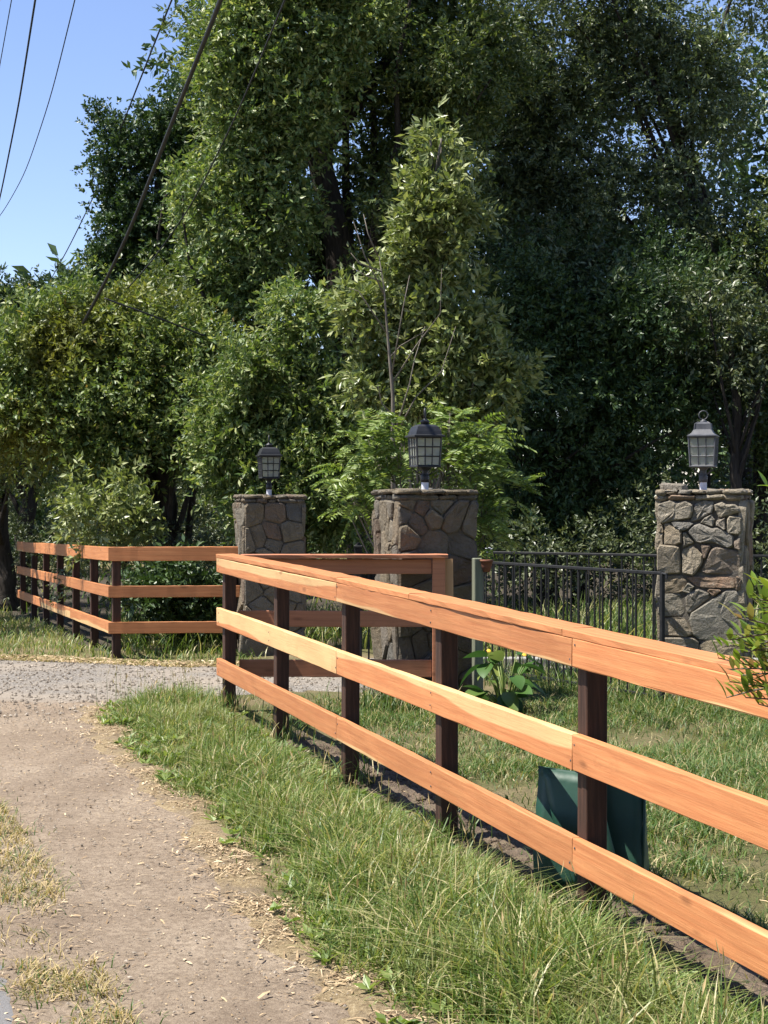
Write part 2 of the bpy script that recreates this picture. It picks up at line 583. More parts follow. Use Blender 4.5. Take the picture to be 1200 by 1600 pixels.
M['blue_leaf'] = leaf_mat('bluish_leaf', [(0.0, (0.030, 0.055, 0.025)), (0.6, (0.055, 0.090, 0.038)), (1.0, (0.085, 0.13, 0.055))], 0.42, 0.2)
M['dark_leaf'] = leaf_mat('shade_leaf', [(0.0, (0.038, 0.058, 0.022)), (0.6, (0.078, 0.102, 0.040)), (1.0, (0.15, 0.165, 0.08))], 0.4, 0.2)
M['light_leaf'] = leaf_mat('young_leaf', [(0.0, (0.10, 0.140, 0.040)), (0.5, (0.19, 0.232, 0.078)), (1.0, (0.36, 0.38, 0.17))], 0.4, 0.25)
M['pinnate'] = leaf_mat('pinnate_leaf', [(0.0, (0.095, 0.155, 0.034)), (0.5, (0.175, 0.245, 0.060)), (1.0, (0.28, 0.34, 0.11))], 0.45, 0.35)
M['shrub_leaf'] = leaf_mat('shrub_leaf', [(0.0, (0.09, 0.16, 0.018)), (0.5, (0.14, 0.22, 0.026)), (1.0, (0.24, 0.27, 0.045))], 0.35, 0.35)
k = NT('shrub_leaf_each')
inf = k.n('ObjectInfo')
c = k.ramp(inf.outputs['Random'], [(0.0, (0.11, 0.19, 0.025)), (0.5, (0.20, 0.28, 0.04)), (0.85, (0.30, 0.33, 0.06)), (0.95, (0.28, 0.18, 0.06))])
k.color(c); k.rough(0.35, 0.5)
tr = k.n('BsdfTranslucent'); k.l(c, tr.inputs['Color'])
ms = k.n('MixShader'); ms.inputs[0].default_value = 0.35
k.l(k.b.outputs[0], ms.inputs[1]); k.l(tr.outputs[0], ms.inputs[2]); k.l(ms.outputs[0], k.out.inputs['Surface'])
M['shrub_each'] = k.m
k = NT('broad_leaf_each')
inf = k.n('ObjectInfo')
c = k.ramp(inf.outputs['Random'], [(0.0, (0.03, 0.085, 0.015)), (0.6, (0.06, 0.13, 0.025)), (0.9, (0.22, 0.26, 0.06))])
k.color(c); k.rough(0.4, 0.5)
tr = k.n('BsdfTranslucent'); k.l(c, tr.inputs['Color'])
ms = k.n('MixShader'); ms.inputs[0].default_value = 0.3
k.l(k.b.outputs[0], ms.inputs[1]); k.l(tr.outputs[0], ms.inputs[2]); k.l(ms.outputs[0], k.out.inputs['Surface'])
M['broad_each'] = k.m
M['flower'] = simple_mat('yellow_petal', (0.65, 0.36, 0.03), (0.78, 0.48, 0.05), 12, 0.6, 0.0)


# ------------------------------------------------------------------ the ground, path, driveway, road
def axis(fine0, fine1, step, lo, hi):
    mid = np.arange(fine0, fine1 + 1e-6, step)
    out = [mid]
    a, s_ = fine0, step
    left = []
    while a > lo:
        s_ *= 1.35
        a -= s_
        left.append(a)
    b, s_ = fine1, step
    right = []
    while b < hi:
        s_ *= 1.35
        b += s_
        right.append(b)
    return np.array(left[::-1] + list(mid) + right)


def grid_mesh(name, X, Y, Z):
    r, c = X.shape
    v = np.stack([X.ravel(), Y.ravel(), Z.ravel()], 1)
    i = np.arange(r * c).reshape(r, c)
    q = np.stack([i[:-1, :-1].ravel(), i[:-1, 1:].ravel(), i[1:, 1:].ravel(), i[1:, :-1].ravel()], 1)
    return smooth(mesh_np(name, v, [q]))


ax = axis(-7, 6, 0.15, -900, 900)
ay = axis(4, 30, 0.15, -400, 1600)
gx, gy = np.meshgrid(ax, ay)
gzz = gz(gx, gy)
ground = link('ground', grid_mesh('ground', gx, gy, gzz), M['ground'])
tag(ground, 'grassy ground under the fences and trees', 'ground', kind='structure')


def wob(t, seed, amp, f):
    return amp * np.array([mnoise.noise(Vector((x * f, seed * 7.3, 0.5))) for x in np.atleast_1d(t)])


def strip(name, left, right, mat, lift, rows=220, cols=28, amp=0.06, seed=1, by='y', extra=None):
    """a sheet between two edge curves given as (x, y) points, lying on the ground"""
    def curve(pts, n):
        p = np.asarray(pts, float)
        t = np.linspace(0, len(p) - 1, n)
        return np.stack([np.interp(t, np.arange(len(p)), p[:, 0]), np.interp(t, np.arange(len(p)), p[:, 1])], 1)
    L, R = curve(left, rows), curve(right, rows)
    tt = np.linspace(0, 14, rows)
    d = (R - L) / np.linalg.norm(R - L, axis=1, keepdims=True)
    L = L + d * (wob(tt, seed, amp, 2.3) + wob(tt, seed + 3, amp * 0.5, 7.0))[:, None]
    R = R + d * (wob(tt, seed + 5, amp, 2.3) + wob(tt, seed + 9, amp * 0.5, 7.0))[:, None]
    u = 0.5 - 0.5 * np.cos(np.linspace(0, math.pi, cols))
    X = L[:, None, 0] * (1 - u) + R[:, None, 0] * u
    Yy = L[:, None, 1] * (1 - u) + R[:, None, 1] * u
    ee = np.clip(np.minimum(u, 1 - u)[None, :] * np.linalg.norm(R - L, axis=1)[:, None] / 0.05, 0, 1)
    Z = gz(X, Yy) + lift * ee - 0.006 * (1 - ee)
    if extra is not None:
        Z = Z + extra(X, Yy, u[None, :])
    return link(name, grid_mesh(name, X, Yy, Z), mat)


# ground height between grid nodes differs by far less than the lift of the sheets
PATH_R = [(0.70, 3.0), (0.20, 4.6), (-0.03, 5.34), (-0.18, 5.83), (-0.58, 7.04), (-1.02, 8.88), (-1.50, 10.2), (-1.71, 10.83), (-2.15, 12.4), (-2.30, 13.3), (-2.5, 14.3)]
PATH_L = [(-1.0, 3.0), (-1.35, 4.6), (-1.55, 5.34), (-1.70, 5.83), (-2.1, 7.04), (-2.60, 8.88), (-2.75, 10.2), (-3.0, 10.83), (-3.6, 12.4), (-4.4, 13.3), (-5.5, 14.3)]
o = strip('dirt_path', PATH_L, PATH_R, M['dirt'], 0.008, amp=0.07, seed=1)
tag(o, 'pale bare dirt path curving along the grass verge', 'path', kind='structure')
thm = NT('straw_thatch')
v_ = thm.coord()
th1 = thm.noise(v_, 45, 6, 0.75)
th2 = thm.noise(v_, 3.5, 4, 0.6)
cc_ = thm.ramp(th1, [(0.3, (0.13, 0.09, 0.05)), (0.5, (0.33, 0.25, 0.145)), (0.72, (0.52, 0.42, 0.26))])
cc_ = thm.mix(thm.ramp(th2, [(0.45, (0, 0, 0)), (0.62, (0.8, 0.8, 0.8))]), cc_, (0.25, 0.195, 0.135))
thm.color(cc_); thm.rough(0.95, 0.1); thm.bump(th1, 1.0, 0.03)
M['thatch'] = thm.m
PR_ = np.asarray(PATH_R)
o = strip('dry_thatch', [(x - 0.13, y) for x, y in PATH_R[:-1]], [(x + 0.16, y) for x, y in PATH_R[:-1]], M['thatch'], 0.018, rows=320, cols=10, amp=0.12, seed=12)
tag(o, 'matted pale straw along the edge of the grass verge', 'straw', kind='stuff')
DRV_F = [(-40, 6.0), (-16, 12.0), (-9, 12.9), (-5.5, 13.0), (-3.2, 12.9), (-2.35, 13.2), (-1.9, 14.0), (-1.0, 14.35), (-0.2, 14.3), (0.4, 14.9), (2.0, 15.9), (6, 17.4), (14, 20)]
DRV_B = [(-40, 24.0), (-16, 20.5), (-9, 18.9), (-6.5, 18.45), (-4.2, 18.1), (-3.0, 17.5), (-2.2, 17.1), (-1.6, 16.9), (-0.9, 17.1), (0.2, 17.4), (2.2, 18.2), (6, 19.8), (14, 24)]
o = strip('gravel_driveway', DRV_B, DRV_F, M['gravel'], 0.013, rows=260, cols=40, amp=0.20, seed=2)
tag(o, 'grey gravel driveway crossing in front of the stone pillars', 'driveway', kind='structure')
RD_R = [(-0.3, 2.0), (-1.17, 5.3), (-1.66, 6.9), (-2.8, 9.2), (-4.6, 12.0), (-8.0, 20.0)]
RD_L = [(-5.3, 2.0), (-6.2, 5.3), (-6.62, 6.9), (-7.6, 9.2), (-9.2, 12.0), (-13.0, 20.0)]
o = strip('asphalt_road', RD_L, RD_R, M['asphalt'], 0.013, rows=160, cols=26, amp=0.09, seed=4)
tag(o, 'grey asphalt road edge at the bottom left corner', 'road', kind='structure')

# near fence line: posts at parameter t = 0, 0.25 ... ; direction in plan
P1 = np.array([-1.21, 13.0])
P5 = np.array([0.8125, 6.5])
FD = (P5 - P1) / np.linalg.norm(P5 - P1)
FN = np.array([FD[1], -FD[0]])          # towards the road (left)
def fpt(t):
    return P1 + (P5 - P1) * t


def soil_bump(X, Y, u):
    n = np.array([mnoise.fractal(Vector((x * 7.0, y * 7.0, 3.1)), 0.9, 2.1, 4) for x, y in zip(X.ravel(), Y.ravel())]).reshape(X.shape)
    edge = np.clip(np.minimum(u, 1 - u) * 5, 0, 1)
    return edge * (0.035 * n + 0.01) - 0.02 * (1 - edge)


sl = [tuple(fpt(t) - FN * 0.03) for t in (0.2, 0.5, 0.8, 1.0, 1.3, 1.6)]
sr = [tuple(fpt(t) - FN * w) for t, w in ((0.2, 0.25), (0.5, 0.42), (0.8, 0.5), (1.0, 0.55), (1.3, 0.6), (1.6, 0.6))]
o = strip('bare_soil', sl, sr, M['soil'], 0.014, rows=240, cols=20, amp=0.06, seed=6, extra=soil_bump)
tag(o, 'strip of turned brown soil along the foot of the near fence', 'soil', kind='structure')

ff_b = [(-16, 44), (-9, 46), (0, 48), (9, 46), (18, 44)]
ff_f = [(-16, 31.5), (-7.2, 30.5), (-3.4, 19.6), (0.2, 18.9), (1.5, 19.8), (4.5, 18.6), (9, 19), (18, 20)]
M['litter_floor'] = simple_mat('leaf_litter_floor', (0.028, 0.022, 0.014), (0.075, 0.058, 0.036), 5, 0.97, 0.9, 0.05)
o = strip('forest_floor', ff_b, ff_f, M['litter_floor'], 0.010, rows=120, cols=40, amp=0.25, seed=15)
tag(o, 'dark leaf littered ground under the trees', 'ground', kind='structure')
kb = MB()
kb.box((2.9, 16.35, 0.03), (5.2, 0.16, 0.12), math.radians(-2), 0.01)
o = link('kerb', kb.mesh(), M['concrete'])
tag(o, 'low grey concrete kerb in the grass behind the iron railings', 'kerb', kind='structure')


# ------------------------------------------------------------------ board fences
def board_mesh(L, h, t, seg=18, jit=0.0011, seed=0):
    r = np.random.default_rng(seed)
    b = min(0.004, t * 0.2)
    ring = np.array([(-t / 2, -h / 2 + b), (-t / 2 + b, -h / 2), (t / 2 - b, -h / 2), (t / 2, -h / 2 + b),
                     (t / 2, h / 2 - b), (t / 2 - b, h / 2), (-t / 2 + b, h / 2), (-t / 2, h / 2 - b)])
    xs = np.linspace(-L / 2, L / 2, seg + 1)
    bowz = r.normal(0, 0.003) * np.cos(xs / L * math.pi)
    bowy = r.normal(0, 0.003) * np.cos(xs / L * math.pi)
    v = []
    for i, x in enumerate(xs):
        p = ring + r.normal(0, jit, ring.shape)
        v.append(np.stack([np.full(8, x), p[:, 0] + bowy[i], p[:, 1] + bowz[i]], 1))
    v = np.concatenate(v)
    q = []
    for s_ in range(seg):
        for i in range(8):
            j = (i + 1) % 8
            q.append((s_ * 8 + i, s_ * 8 + 8 + i, s_ * 8 + 8 + j, s_ * 8 + j))
    for o0, rev in ((0, False), (seg * 8, True)):
        for a in ((0, 1, 2, 3), (0, 3, 4, 7), (4, 5, 6, 7)):
            f = tuple(o0 + k_ for k_ in a)
            q.append(tuple(reversed(f)) if rev else f)
    return mesh_np('board', v, [np.array(q)])


BSEED = [100]


def board(name, a, b, h, t, mat, parent, base, sap=-9.0, side=1.0, flat=False, roll=0.0):
    """a board whose centre line runs from a to b (world points)"""
    a, b = Vector(a), Vector(b)
    d = b - a
    L = d.length
    BSEED[0] += 1
    me = board_mesh(L, t if flat else h, h if flat else t, seed=BSEED[0])
    yaw = math.atan2(d.y, d.x)
    pitch = -math.asin(d.z / L)
    o = link(name, me, mat, parent, (a + b) / 2 - Vector(base), (roll, pitch, yaw))
    o['sap'] = float(sap)
    o['sap_side'] = float(side)
    return o


def post_mesh(h, w=0.089, seed=0, d=None):
    r = np.random.default_rng(seed)
    d = d or w
    m = MB()
    m.box((0, 0, h / 2 - 0.15), (w, d, h + 0.3), 0, 0.004)
    return m.mesh()


def v3(p, z):
    return Vector((p[0], p[1], z))


base = v3(fpt(0), gzf(*fpt(0)))
near = thing('board_fence', 'near three rail fence of new orange boards on dark brown posts along the path', 'fence', base)
TS = [0, 0.25, 0.5, 0.75, 1.0, 1.25, 1.5, 1.75]
fence_yaw = math.atan2(FD[1], FD[0])
# rail top heights along t
def zt(t): return float(np.interp(t, [0, 0.5, 1.0, 1.2, 1.75], [1.232, 1.214, 1.170, 1.158, 1.12]))
def zm(t): return float(np.interp(t, [0, 0.5, 1.0, 1.2, 1.75], [0.810, 0.787, 0.765, 0.737, 0.70]))
def zb(t): return float(np.interp(t, [0, 0.5, 1.0, 1.2, 1.75], [0.412, 0.395, 0.362, 0.345, 0.31]))
for i, t in enumerate(TS):
    p = fpt(t)
    g0 = gzf(*p)
    link('post', post_mesh(zt(t) - 0.034 - g0, seed=i), M['post'], near, v3(p, g0) - base,
         (random.uniform(-.006, .006), random.uniform(-.006, .006), fence_yaw + random.uniform(-.02, .02)))
off = 0.0445 + 0.019 + 0.001
ends = [(-0.012, 0.4994), (0.5, 0.9994), (1.0, 1.4994), (1.5, 1.78)]
# sap values chosen from the photograph: pale first middle board, half pale second, pale lower edges
SAPT = [(-0.15, 1), (-0.75, -1), (-0.70, -1), (-1.2, 1)]
SAPM = [(0.9, 1), (-0.25, 1), (-1.5, 1), (-1.2, 1)]
SAPB = [(-1.35, -1), (-0.95, -1), (-1.0, 1), (-1.2, 1)]
for i, (t0, t1) in enumerate(ends):
    a, b = fpt(t0) + FN * off, fpt(t1) + FN * off
    hT = 0.112
    board('rail', v3(a, zt(t0) - 0.0318 - hT / 2), v3(b, zt(t1) - 0.0318 - hT / 2), hT, 0.038, M['redwood'], near, base, *SAPT[i])
    board('rail', v3(a, zm(t0) - 0.07), v3(b, zm(t1) - 0.07), 0.14, 0.038, M['redwood'], near, base, *SAPM[i])
    board('rail', v3(a, zb(t0) - 0.066), v3(b, zb(t1) - 0.066), 0.132, 0.038, M['redwood'], near, base, *SAPB[i])
for t0, t1 in ((-0.014, 0.501), (0.5016, 0.70), (0.7006, 0.985), (0.9856, 1.4994), (1.5, 1.78)):
    a, b = fpt(t0) + FN * 0.0135, fpt(t1) + FN * 0.0135
    board('cap_board', v3(a, zt(t0) - 0.016), v3(b, zt(t1) - 0.016), 0.142, 0.031, M['redwood'], near, base, random.choice([-1.4, -1.6, -0.9]), 1, flat=True)

nm_ = MB().lathe([(0.0045, 0.0), (0.0045, 0.0022), (0.003, 0.003)], 8).mesh()
nm_.materials.append(M['grey_metal'])
for t in TS:
    for zf, hh in ((zt, 0.085), (zm, 0.07), (zb, 0.066)):
        for s_ in (-1, 1):
            dt = 0.0 if t not in (0.5, 1.0, 1.5) else s_ * 0.003
            p = fpt(t + dt + random.uniform(-.001, .001)) + FN * (off + 0.019)
            zz_ = zf(t) - hh + s_ * 0.032 + random.uniform(-.006, .006)
            link('nail', nm_, None, near, v3(p, zz_) - base, (math.pi / 2, 0, fence_yaw))

# the return panel from the first post towards the middle pillar
pb = Vector((0.43, 13.08, 0.0))
panel = thing('board_fence', 'short shaded redwood fence panel closing the end in front of the middle pillar', 'fence', pb)
yA, yB = 13.06, 13.08
xA, xB = -1.135, 0.385
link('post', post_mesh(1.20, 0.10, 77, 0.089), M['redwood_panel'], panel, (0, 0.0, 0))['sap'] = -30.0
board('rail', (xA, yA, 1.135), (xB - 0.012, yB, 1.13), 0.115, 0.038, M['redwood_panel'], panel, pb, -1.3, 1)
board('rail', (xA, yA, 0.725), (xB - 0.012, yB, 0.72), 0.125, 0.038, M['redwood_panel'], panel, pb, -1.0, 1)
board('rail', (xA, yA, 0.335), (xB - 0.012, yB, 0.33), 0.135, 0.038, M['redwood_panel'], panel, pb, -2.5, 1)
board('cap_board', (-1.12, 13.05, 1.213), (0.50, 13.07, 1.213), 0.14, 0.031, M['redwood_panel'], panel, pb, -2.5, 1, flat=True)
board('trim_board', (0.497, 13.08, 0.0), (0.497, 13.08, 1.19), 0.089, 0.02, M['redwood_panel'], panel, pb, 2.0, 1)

# far fence on the other side of the driveway
C0 = np.array([-2.96, 18.4])
C1 = np.array([-6.07, 28.0])
cb = Vector((C0[0], C0[1], gzf(*C0)))
farf = thing('board_fence', 'far orange board fence turning a corner beside the left pillar with dappled shade', 'fence', cb)
CD = (C1 - C0) / np.linalg.norm(C1 - C0)
CN = np.array([-CD[1], CD[0]])          # towards the left (road)
if CN[0] > 0:
    CN = -CN
def fz(y0, tab):
    return float(np.interp(y0, [18.4, 28.0], tab))
cy = math.atan2(CD[1], CD[0])
for i in range(7):
    p = C0 + (C1 - C0) * (i / 6.0)
    g0 = gzf(*p)
    zz_ = fz(p[1], [1.105, 0.89])
    link('post', post_mesh(zz_ - g0, seed=20 + i), M['post'], farf, v3(p, g0) - cb, (random.uniform(-.01, .01), random.uniform(-.01, .01), cy))
for tab, h, saps in (([1.118, 0.90], 0.155, (-1.4, -1.1)), ([0.688, 0.485], 0.128, (-1.5, -1.5)), ([0.289, 0.08], 0.128, (-0.4, 0.2))):
    for (u0, u1), sp in zip(((-0.006, 0.328), (0.33, 0.665), (0.668, 1.02)), (saps[0], saps[1], -1.3)):
        a, b = C0 + (C1 - C0) * u0 + CN * off, C0 + (C1 - C0) * u1 + CN * off
        board('rail', v3(a, fz(a[1], tab) - h / 2), v3(b, fz(b[1], tab) - h / 2), h, 0.038, M['redwood'], farf, cb, sp, -1)
    # the return towards the pillar, on the side that faces the camera
    board('rail', (C0[0] - 0.075, C0[1] - 0.068, tab[0] - h / 2), (-1.60, C0[1] + 0.05, tab[0] - h / 2), h, 0.038, M['redwood'], farf, cb, -1.9, 1)
link('post', post_mesh(1.08 - gzf(-1.63, 18.5), seed=30), M['post'], farf, Vector((-1.68, 18.515, gzf(-1.68, 18.5))) - cb)


# ------------------------------------------------------------------ stone pillars
def clip_poly(poly, a, b, c):
    """keep a*x + b*y <= c"""
    out = []
    n = len(poly)
    for i in range(n):
        p, q = poly[i], poly[(i + 1) % n]
        dp, dq = a * p[0] + b * p[1] - c, a * q[0] + b * q[1] - c
        if dp <= 0:
            out.append(p)
        if dp * dq < 0:
            t = dp / (dp - dq)
            out.append((p[0] + (q[0] - p[0]) * t, p[1] + (q[1] - p[1]) * t))
    return out


def cells(w, h, n, ratio, r, gap=0.004):
    """irregular stone outlines that fill a w x h face; ratio > 1 gives tall stones"""
    seeds = r.random((n, 2)) * [w, h]
    sc_ = np.array([ratio, 1.0])
    for _ in range(1):
        pts = r.random((1500, 2)) * [w, h]
        d = (((pts[:, None] - seeds[None]) * sc_) ** 2).sum(2)
        k_ = d.argmin(1)
        for i in range(n):
            m = pts[k_ == i]
            if len(m):
                seeds[i] = seeds[i] * 0.3 + m.mean(0) * 0.7
    out = []
    for i in range(n):
        poly = [(0, 0), (w, 0), (w, h), (0, h)]
        si = seeds[i] * sc_
        for j in range(n):
            if i == j:
                continue
            sj = seeds[j] * sc_
            nx, ny = sj - si
            L = math.hypot(nx, ny)
            a, b = nx / L, ny / L
            c = (a * (si[0] + sj[0]) + b * (si[1] + sj[1])) / 2
            a2, b2 = a * ratio, b
            L2 = math.hypot(a2, b2)
            poly = clip_poly(poly, a2, b2, c - gap * L2)
            if len(poly) < 3:
                break
        if len(poly) >= 3:
            out.append(poly)
    return out


def stone_mesh(poly, depth, r, rnd=0.14, bulge=None):
    """a proud stone: outline in (u, z), base on y = 0, face towards -y; the outline is rounded"""
    p = np.asarray(poly, float)
    c = p.mean(0)
    n = len(p)
    q = []
    for i in range(n):
        a, b = p[i], p[(i + 1) % n]
        q.append(a + (b - a) * rnd)
        q.append(a + (b - a) * (1 - rnd))
    q = np.array(q)
    q += r.normal(0, 0.003, q.shape)
    n = len(q)
    size = min(np.ptp(q[:, 0]), np.ptp(q[:, 1]))
    ins = min(0.013, size * 0.10)
    d = q - c
    dl = np.linalg.norm(d, axis=1, keepdims=True)
    q2 = c + d * (1 - ins / np.maximum(dl, 0.02))
    q3 = c + d * 0.45
    tx, tz = r.normal(0, 0.075, 2)
    def dep(pp, k_):
        return -(k_ + tx * (pp[:, 0] - c[0]) + tz * (pp[:, 1] - c[1]) + r.normal(0, 0.0035, len(pp)))
    v = [np.stack([q[:, 0], np.full(n, 0.012), q[:, 1]], 1),
         np.stack([q[:, 0], dep(q, depth * 0.5), q[:, 1]], 1),
         np.stack([q2[:, 0], dep(q2, depth), q2[:, 1]], 1),
         np.stack([q3[:, 0], dep(q3, depth * 1.06), q3[:, 1]], 1)]
    v = np.concatenate(v + [np.array([[c[0], -depth * 1.08, c[1]]])])
    quads, tris = [], []
    ccw = 0.5 * np.sum(q[:, 0] * np.roll(q[:, 1], -1) - np.roll(q[:, 0], -1) * q[:, 1]) > 0
    for k_ in range(3):
        for i in range(n):
            j = (i + 1) % n
            f = (k_ * n + i, k_ * n + j, k_ * n + n + j, k_ * n + n + i)
            quads.append(f if ccw else f[::-1])
    for i in range(n):
        j = (i + 1) % n
        f = (3 * n + i, 3 * n + j, 4 * n)
        tris.append(f if ccw else f[::-1])
    me = mesh_np('stone', v, [np.array(quads), np.array(tris)])
    return me


def pillar(label, x, y, rotz, H, w, seed, front=None, tall=2.2, nf=30, ns=24, group='stone gate pillars'):
    r = np.random.default_rng(seed)
    g0 = gzf(x, y)
    smat = M['stone'] if front else M['stone_shaded']
    t = thing('stone_pillar', label, 'pillar', (x, y, g0), rotz, group)
    Hh = H - g0
    core = MB().box((0, 0, (Hh - 0.05) / 2 - 0.1), (w - 0.03, w - 0.03, Hh + 0.15), 0, 0.01)
    link('mortar_core', core.mesh(), M['mortar'], t)
    body = Hh - 0.085
    hw = w / 2
    for f in range(4):
        if f == 2:
            continue
        rot = f * math.pi / 2       # f=0 front (-y), 1 right (+x), 3 left (-x)
        if f == 0 and front:
            polys = []
            for pg in front:
                a_ = np.asarray(pg)
                polys.append([tuple(q_) for q_ in a_.mean(0) + (a_ - a_.mean(0)) * 1.065])
        elif f == 0:
            polys = cells(w, body, nf, 1.0, r)
        else:
            polys = cells(w, body, ns, tall if f == 3 else 1.9, r, 0.0035)
        for poly in polys:
            depth = float(r.uniform(0.008, 0.040))
            pl = [(p[0] - hw, p[1]) for p in poly]
            me = stone_mesh(pl, depth, r)
            o_ = link('stone', me, smat, t)
            # face plane sits at -hw+0.012 in the face's own frame
            o_.location = Matrix.Rotation(rot, 3, 'Z') @ Vector((0, -hw + 0.010, 0))
            o_.rotation_euler = (0, 0, rot)
    # two courses of thin flat cap stones along each edge, then flags on top
    ch = (0.045, 0.040)
    for course in range(2):
        z0 = body + (0.0 if course == 0 else ch[0])
        reach = 0.008 if course == 0 else 0.022
        for f in range(4):
            rot = f * math.pi / 2
            u = -hw - reach
            while u < hw + reach - 0.03:
                L = float(r.uniform(0.08, 0.23))
                if u + L > hw + reach - 0.07:
                    L = hw + reach - u
                hgt = ch[course] * float(r.uniform(0.7, 1.0))
                dep = float(r.uniform(0.14, 0.2))
                pr = reach + float(r.uniform(-0.016, 0.016))
                m = MB().box((0, 0, 0), (L - 0.008, dep, hgt), 0, min(0.012, hgt * 0.36))
                me = m.mesh()
                co = np.array([v_.co[:] for v_ in me.vertices])
                co += r.normal(0, 0.0055, co.shape)
                me.vertices.foreach_set('co', co.astype(np.float32).ravel())
                smooth(me)
                o_ = link('cap_stone', me, smat, t)
                o_.location = Matrix.Rotation(rot, 3, 'Z') @ Vector((u + L / 2, -hw - pr + dep / 2, z0 + ch[course] / 2 + float(r.normal(0, 0.002)) + f * 0.0006))
                o_.rotation_euler = (float(r.normal(0, 0.02)), float(r.normal(0, 0.02)), rot + float(r.normal(0, 0.03)))
                u += L
    for poly in cells(w - 0.24, w - 0.24, 5, 1.0, r, 0.006):
        pl = [(p[0] - hw + 0.12, p[1] - hw + 0.12) for p in poly]
        o_ = link('cap_stone', stone_mesh(pl, 0.02, r), smat, t)
        o_.rotation_euler = (-math.pi / 2, 0, 0)
        o_.location = (0, 0, body + 0.06)
    return t, Hh


def tr24(*pts):
    return [(p[0] / 2.4 + 700, p[1] / 2.4 + 620) for p in pts]


def tr6(*pts):
    return [(p[0] / 6.0 + 1000, p[1] / 6.0 + 640) for p in pts]


RW = 0.66
RH = 1.735
traced = [
    tr6((165, 925), (285, 895), (340, 915), (400, 903), (465, 930), (470, 1000), (440, 1060), (300, 1085), (200, 1100), (165, 1040)),
    tr6((480, 985), (500, 930), (600, 900), (655, 900), (660, 960), (640, 1010), (520, 1080), (462, 1085)),
    tr6((675, 930), (735, 905), (790, 935), (850, 925), (890, 960), (900, 1000), (830, 1020), (720, 1050), (690, 990)),
    tr6((650, 1020), (672, 1060), (670, 1135), (560, 1100), (580, 1060)),
    tr6((285, 1097), (490, 1097), (440, 1160), (370, 1180), (320, 1140)),
    tr6((790, 1047), (915, 1040), (910, 1205), (790, 1195)),
    tr6((690, 1085), (778, 1055), (778, 1170), (700, 1125)),
    tr6((163, 1110), (208, 1125), (212, 1192), (163, 1195)),
    tr6((220, 1130), (250, 1100), (378, 1190), (380, 1290), (300, 1312), (222, 1300)),
    tr6((163, 1203), (210, 1203), (212, 1305), (160, 1305)),
    tr6((388, 1192), (428, 1195), (500, 1290), (440, 1308), (390, 1338)),
    tr6((445, 1190), (490, 1130), (560, 1115), (640, 1150), (720, 1145), (838, 1222), (835, 1308), (790, 1325), (680, 1288), (530, 1288)),
    tr6((850, 1268), (908, 1225), (910, 1345), (855, 1335)),
    tr6((552, 1300), (650, 1310), (582, 1445)),
    tr24((785, 577), (860, 577), (867, 630), (865, 678), (785, 678)),
    tr24((873, 592), (910, 572), (944, 605), (944, 640), (915, 678), (876, 675)),
    tr24((946, 676), (976, 592), (1000, 578), (1082, 598), (1080, 680)),
    tr24((890, 686), (1060, 686), (1060, 728), (935, 728)),
    tr24((788, 688), (870, 686), (888, 706), (868, 746), (788, 752)),
    tr24((874, 744), (896, 709), (918, 728), (905, 748)),
    tr24((1066, 688), (1084, 690), (1084, 735), (1066, 735)),
    tr24((788, 758), (882, 756), (882, 833), (788, 835)),
    tr24((889, 757), (930, 733), (968, 748), (970, 766), (902, 824), (889, 818)),
    tr24((965, 735), (1015, 735), (988, 762)),
    tr24((903, 834), (985, 772), (1040, 738), (1086, 745), (1086, 900), (1040, 920), (925, 910)),
    tr24((790, 845), (878, 841), (914, 900), (880, 912), (790, 905)),
    tr24((790, 918), (930, 918), (922, 1010), (790, 1010)),
    tr24((938, 925), (1086, 922), (1086, 1040), (930, 1040)),
    tr24((790, 1018), (920, 1018), (925, 1160), (790, 1160)),
    tr24((930, 1048), (1086, 1048), (1086, 1160), (932, 1160)),
]
sR = 194.0
front_r = []
for pg in traced:
    q = [((p[0] - 1027.0) / 125.5 * RW, RH - 0.086 - (p[1] - 789.0) / sR) for p in pg]
    front_r.append([(min(max(a, 0.004), RW - 0.004), max(b, 0.005)) for a, b in q])

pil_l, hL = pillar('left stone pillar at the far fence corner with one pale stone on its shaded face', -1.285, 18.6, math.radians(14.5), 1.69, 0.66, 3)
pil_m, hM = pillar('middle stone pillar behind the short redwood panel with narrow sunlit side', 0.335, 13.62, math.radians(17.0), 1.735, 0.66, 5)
pil_r, hR = pillar('right sunlit stone pillar at the end of the iron railings', 2.615, 13.55, math.radians(-19.0), RH, RW, 9, front=front_r)
rr = np.random.default_rng(4)
o_ = link('cap_stone', stone_mesh([(-0.32, -0.30), (-0.12, -0.31), (-0.11, -0.16), (-0.2, -0.12), (-0.31, -0.15)], 0.035, rr), M['stone'], pil_r)
o_.rotation_euler = (-math.pi / 2, 0, 0)
o_.location = (0, 0, hR + 0.012)


